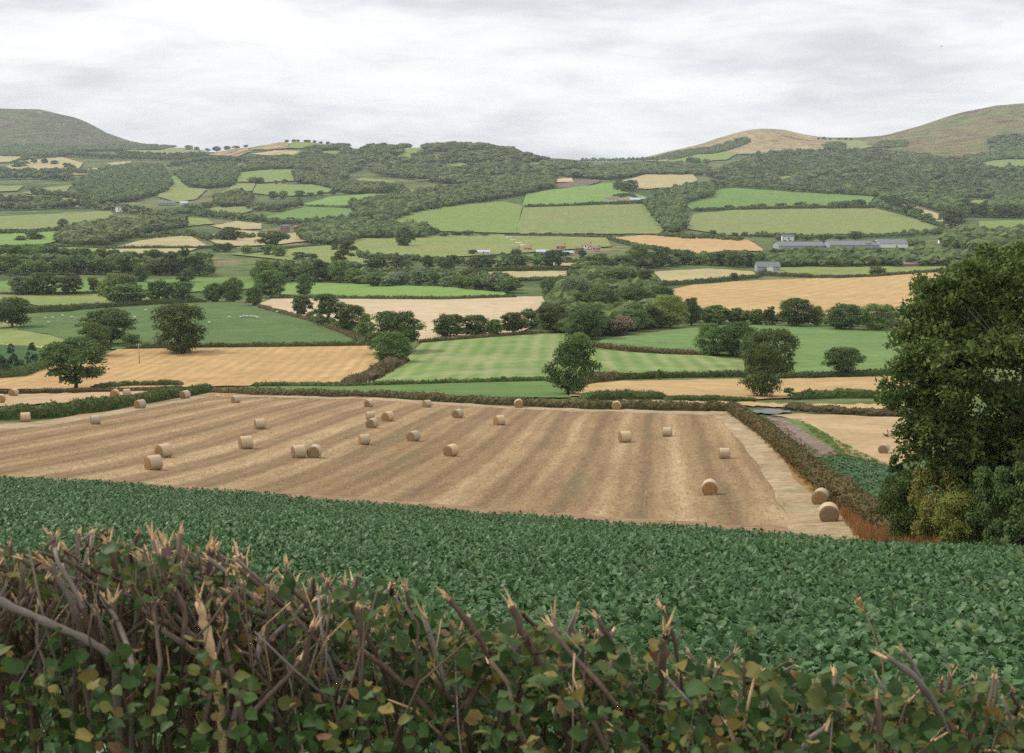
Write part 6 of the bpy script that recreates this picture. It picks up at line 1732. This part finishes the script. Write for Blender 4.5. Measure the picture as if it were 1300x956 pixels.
# thin twigs
mb = MB()
for i in range(1000):
    px = r.uniform(-80, 1380) if r.random() < .62 else r.uniform(-80, 480); Y = r.uniform(2.55, 3.9)
    tp = np.interp(px, HT[:, 0], HT[:, 1]) + abs(r.normal(0, 70)) - 6
    top = wpt(px, tp, Y)
    L_ = r.uniform(.08, .42); d = r.normal(0, 1, 3) * np.array([.28, .28, .2]) * (1.6 if i % 4 == 0 else 1) + np.array([0, 0, -.9]); d[2] = -abs(d[2]); d /= np.linalg.norm(d)
    e = top + d * L_; m_ = (top + e) / 2 + r.normal(0, .02, 3)
    w_ = r.uniform(.0009, .0028)
    tube(mb, [e, m_, top], [w_ * 1.3, w_, w_ * .6], 5, mat=2 if L_ < .17 and r.random() < .4 else int(r.choice([0, 0, 0, 1])))
ms_i = 0
for i in range(620):
    px = r.uniform(-80, 1380) if r.random() < .55 else r.uniform(-80, 420); Y = r.uniform(2.6, 3.7)
    tp = np.interp(px, HT[:, 0], HT[:, 1]) + r.uniform(-18, 110)
    top = wpt(px, tp, Y); L_ = r.uniform(.05, .16); d = r.normal(0, .7, 3); d[2] = -1; d /= np.linalg.norm(d); e = top + d * L_
    w_ = r.uniform(.002, .0062)
    tube(mb, [e + d * L_ * .6 + r.normal(0, .012, 3), e, (e + top) / 2 + r.normal(0, .006, 3), top], [w_ * 1.1, w_ * 1.05, w_, w_ * .9], 7, mat=int(r.choice([0, 0, 0, 1])))
    n0 = len(mb.f); splinters(mb, top, -d, w_, r, int(r.integers(3, 7)), r.uniform(.8, 1.6))
    mb.f[n0:] = [(a_, 2, s2_) for (a_, m2_, s2_) in mb.f[n0:]]
tw = mb.build('twigs', [M_stem, M_stem2, M_torn], hedge_o, NEGB); tw['kind'] = 'stuff'
# leaves of the hedge and of the brambles in it
mb = MB(); n = 7500
px = r.uniform(-120, 1420, n); Y = r.uniform(2.6, 4.0, n)
cl = 0.5 + 0.5 * np.sin(px / 37 + 1.3) * np.sin(px / 91 + Y * 3)
px = px + r.normal(0, 10, n)
dpt = np.abs(r.normal(0, 1, n)) * 85 * (0.5 + cl) - 6 + 26 * (1 - cl)
tp = np.interp(px, HT[:, 0], HT[:, 1]) + dpt
s_, t_ = ray(px, tp); base = np.stack([s_ * Y, Y, t_ * Y], -1)
d = rand_dirs(n, r); d[:, 2] = d[:, 2] * .5 + .12; d /= np.linalg.norm(d, axis=1)[:, None]
nor = rand_dirs(n, r) * .8 + np.array([0, -.35, .8]); nor -= d * np.sum(nor * d, 1)[:, None]; nor /= np.linalg.norm(nor, axis=1)[:, None]
L_ = r.uniform(.014, .046, n) * np.where(r.random(n) < .12, 1.35, 1) * np.where(px < 420, .74, 1)
leaf_strip(mb, base, d, nor, L_, L_ * r.uniform(.34, .48, n), r.uniform(.0, .5, n), [0.08, .72, 1.0, .92, .55, .06], cup=.25, wave=.13, r=r, lob=.14)
# brambles growing through the front of the hedge
n = 2400; px = r.uniform(-120, 1420, n); Y = r.uniform(2.25, 2.75, n)
tp = np.interp(px, HT[:, 0], HT[:, 1]) + np.where(px < 620, r.uniform(125, 360, n), r.uniform(62, 330, n)) + 22 * np.sin(px / 43) * np.sin(px / 17)
s_, t_ = ray(px, tp); base = np.stack([s_ * Y, Y, t_ * Y], -1); base = base[base[:, 2] > -1.75]; n = len(base)
d = rand_dirs(n, r); d[:, 2] = d[:, 2] * .5 - .05; d /= np.linalg.norm(d, axis=1)[:, None]
nor = rand_dirs(n, r) * .8 + np.array([0, -.4, .7]); nor -= d * np.sum(nor * d, 1)[:, None]; nor /= np.linalg.norm(nor, axis=1)[:, None]
L_ = r.uniform(.013, .037, n)
leaf_strip(mb, base, d, nor, L_, L_ * r.uniform(.34, .48, n), r.uniform(.0, .5, n), [0.08, .72, 1.0, .92, .55, .06], cup=.25, wave=.13, r=r, lob=.14)
# deeper filling towards the ground
n = 4200; x = r.uniform(-1.7, 1.75, n); Y = r.uniform(2.9, 4.2, n); ztop = np.array([hz_top(650 + FPX * a / b, b) for a, b in zip(x, Y)])
zb = height(x, Y); z = zb + (ztop - .10 - zb) * r.uniform(0.05, 1, n)
base = np.stack([x, Y, z], -1); d = rand_dirs(n, r); nor = rand_dirs(n, r); nor -= d * np.sum(nor * d, 1)[:, None]; nor /= np.linalg.norm(nor, axis=1)[:, None]
L_ = r.uniform(.04, .085, n)
leaf_strip(mb, base, d, nor, L_, L_ * r.uniform(.34, .48, n), r.uniform(.0, .5, n), [0.1, .9, .9, .06], cup=.25, wave=.1, r=r)
lv = mb.build('leaves', M_bramble, hedge_o, NEGB); lv['kind'] = 'stuff'

# dry grass stalk leaning over the kale
mb = MB(); Y = 3.6
pp = [wpt(1130, 960, Y), wpt(1121, 846, Y), wpt(1108, 800, Y), wpt(1097, 775, Y), wpt(1089, 760, Y)]
pp[0][2] = float(height(pp[0][0], Y)) - .02
tube(mb, pp, [.0026, .0022, .0018, .0014, .001], 6)
gs = mb.build('grass_stalk', M_straw); tag(gs, 'single dry pale grass stalk leaning above the hedge in front of the kale', 'grass stalk')
mb = MB(); cc = np.concatenate([wpt(1089 + i * .9, 760 + i * 2.2, Y)[None] + rng.normal(0, .004, (8, 3)) for i in range(8)])
leaves(mb, cc, rng.uniform(.008, .018, len(cc)), aspect=.3); mb.build('seed_head', M_straw, gs)

# ------------------------------------------------------------------ haze over the valley
mb = MB(); box(mb, (0, 3600, 100), (11400, 7500, 390))
k = NT('valley_haze'); pv = k.n('ShaderNodeVolumePrincipled')
pv.inputs['Density Attribute'].default_value = ''
pv.inputs['Color'].default_value = (0.88, 0.94, 1.0, 1); pv.inputs['Density'].default_value = 0.000048; pv.inputs['Anisotropy'].default_value = 0.0
k.link(pv.outputs[0], k.out.inputs['Volume'])
hz = mb.build('haze', k.m); tag(hz, 'thin bluish air between the near fields and the far hills', 'haze', kind='stuff')
print('objects', len(bpy.data.objects))
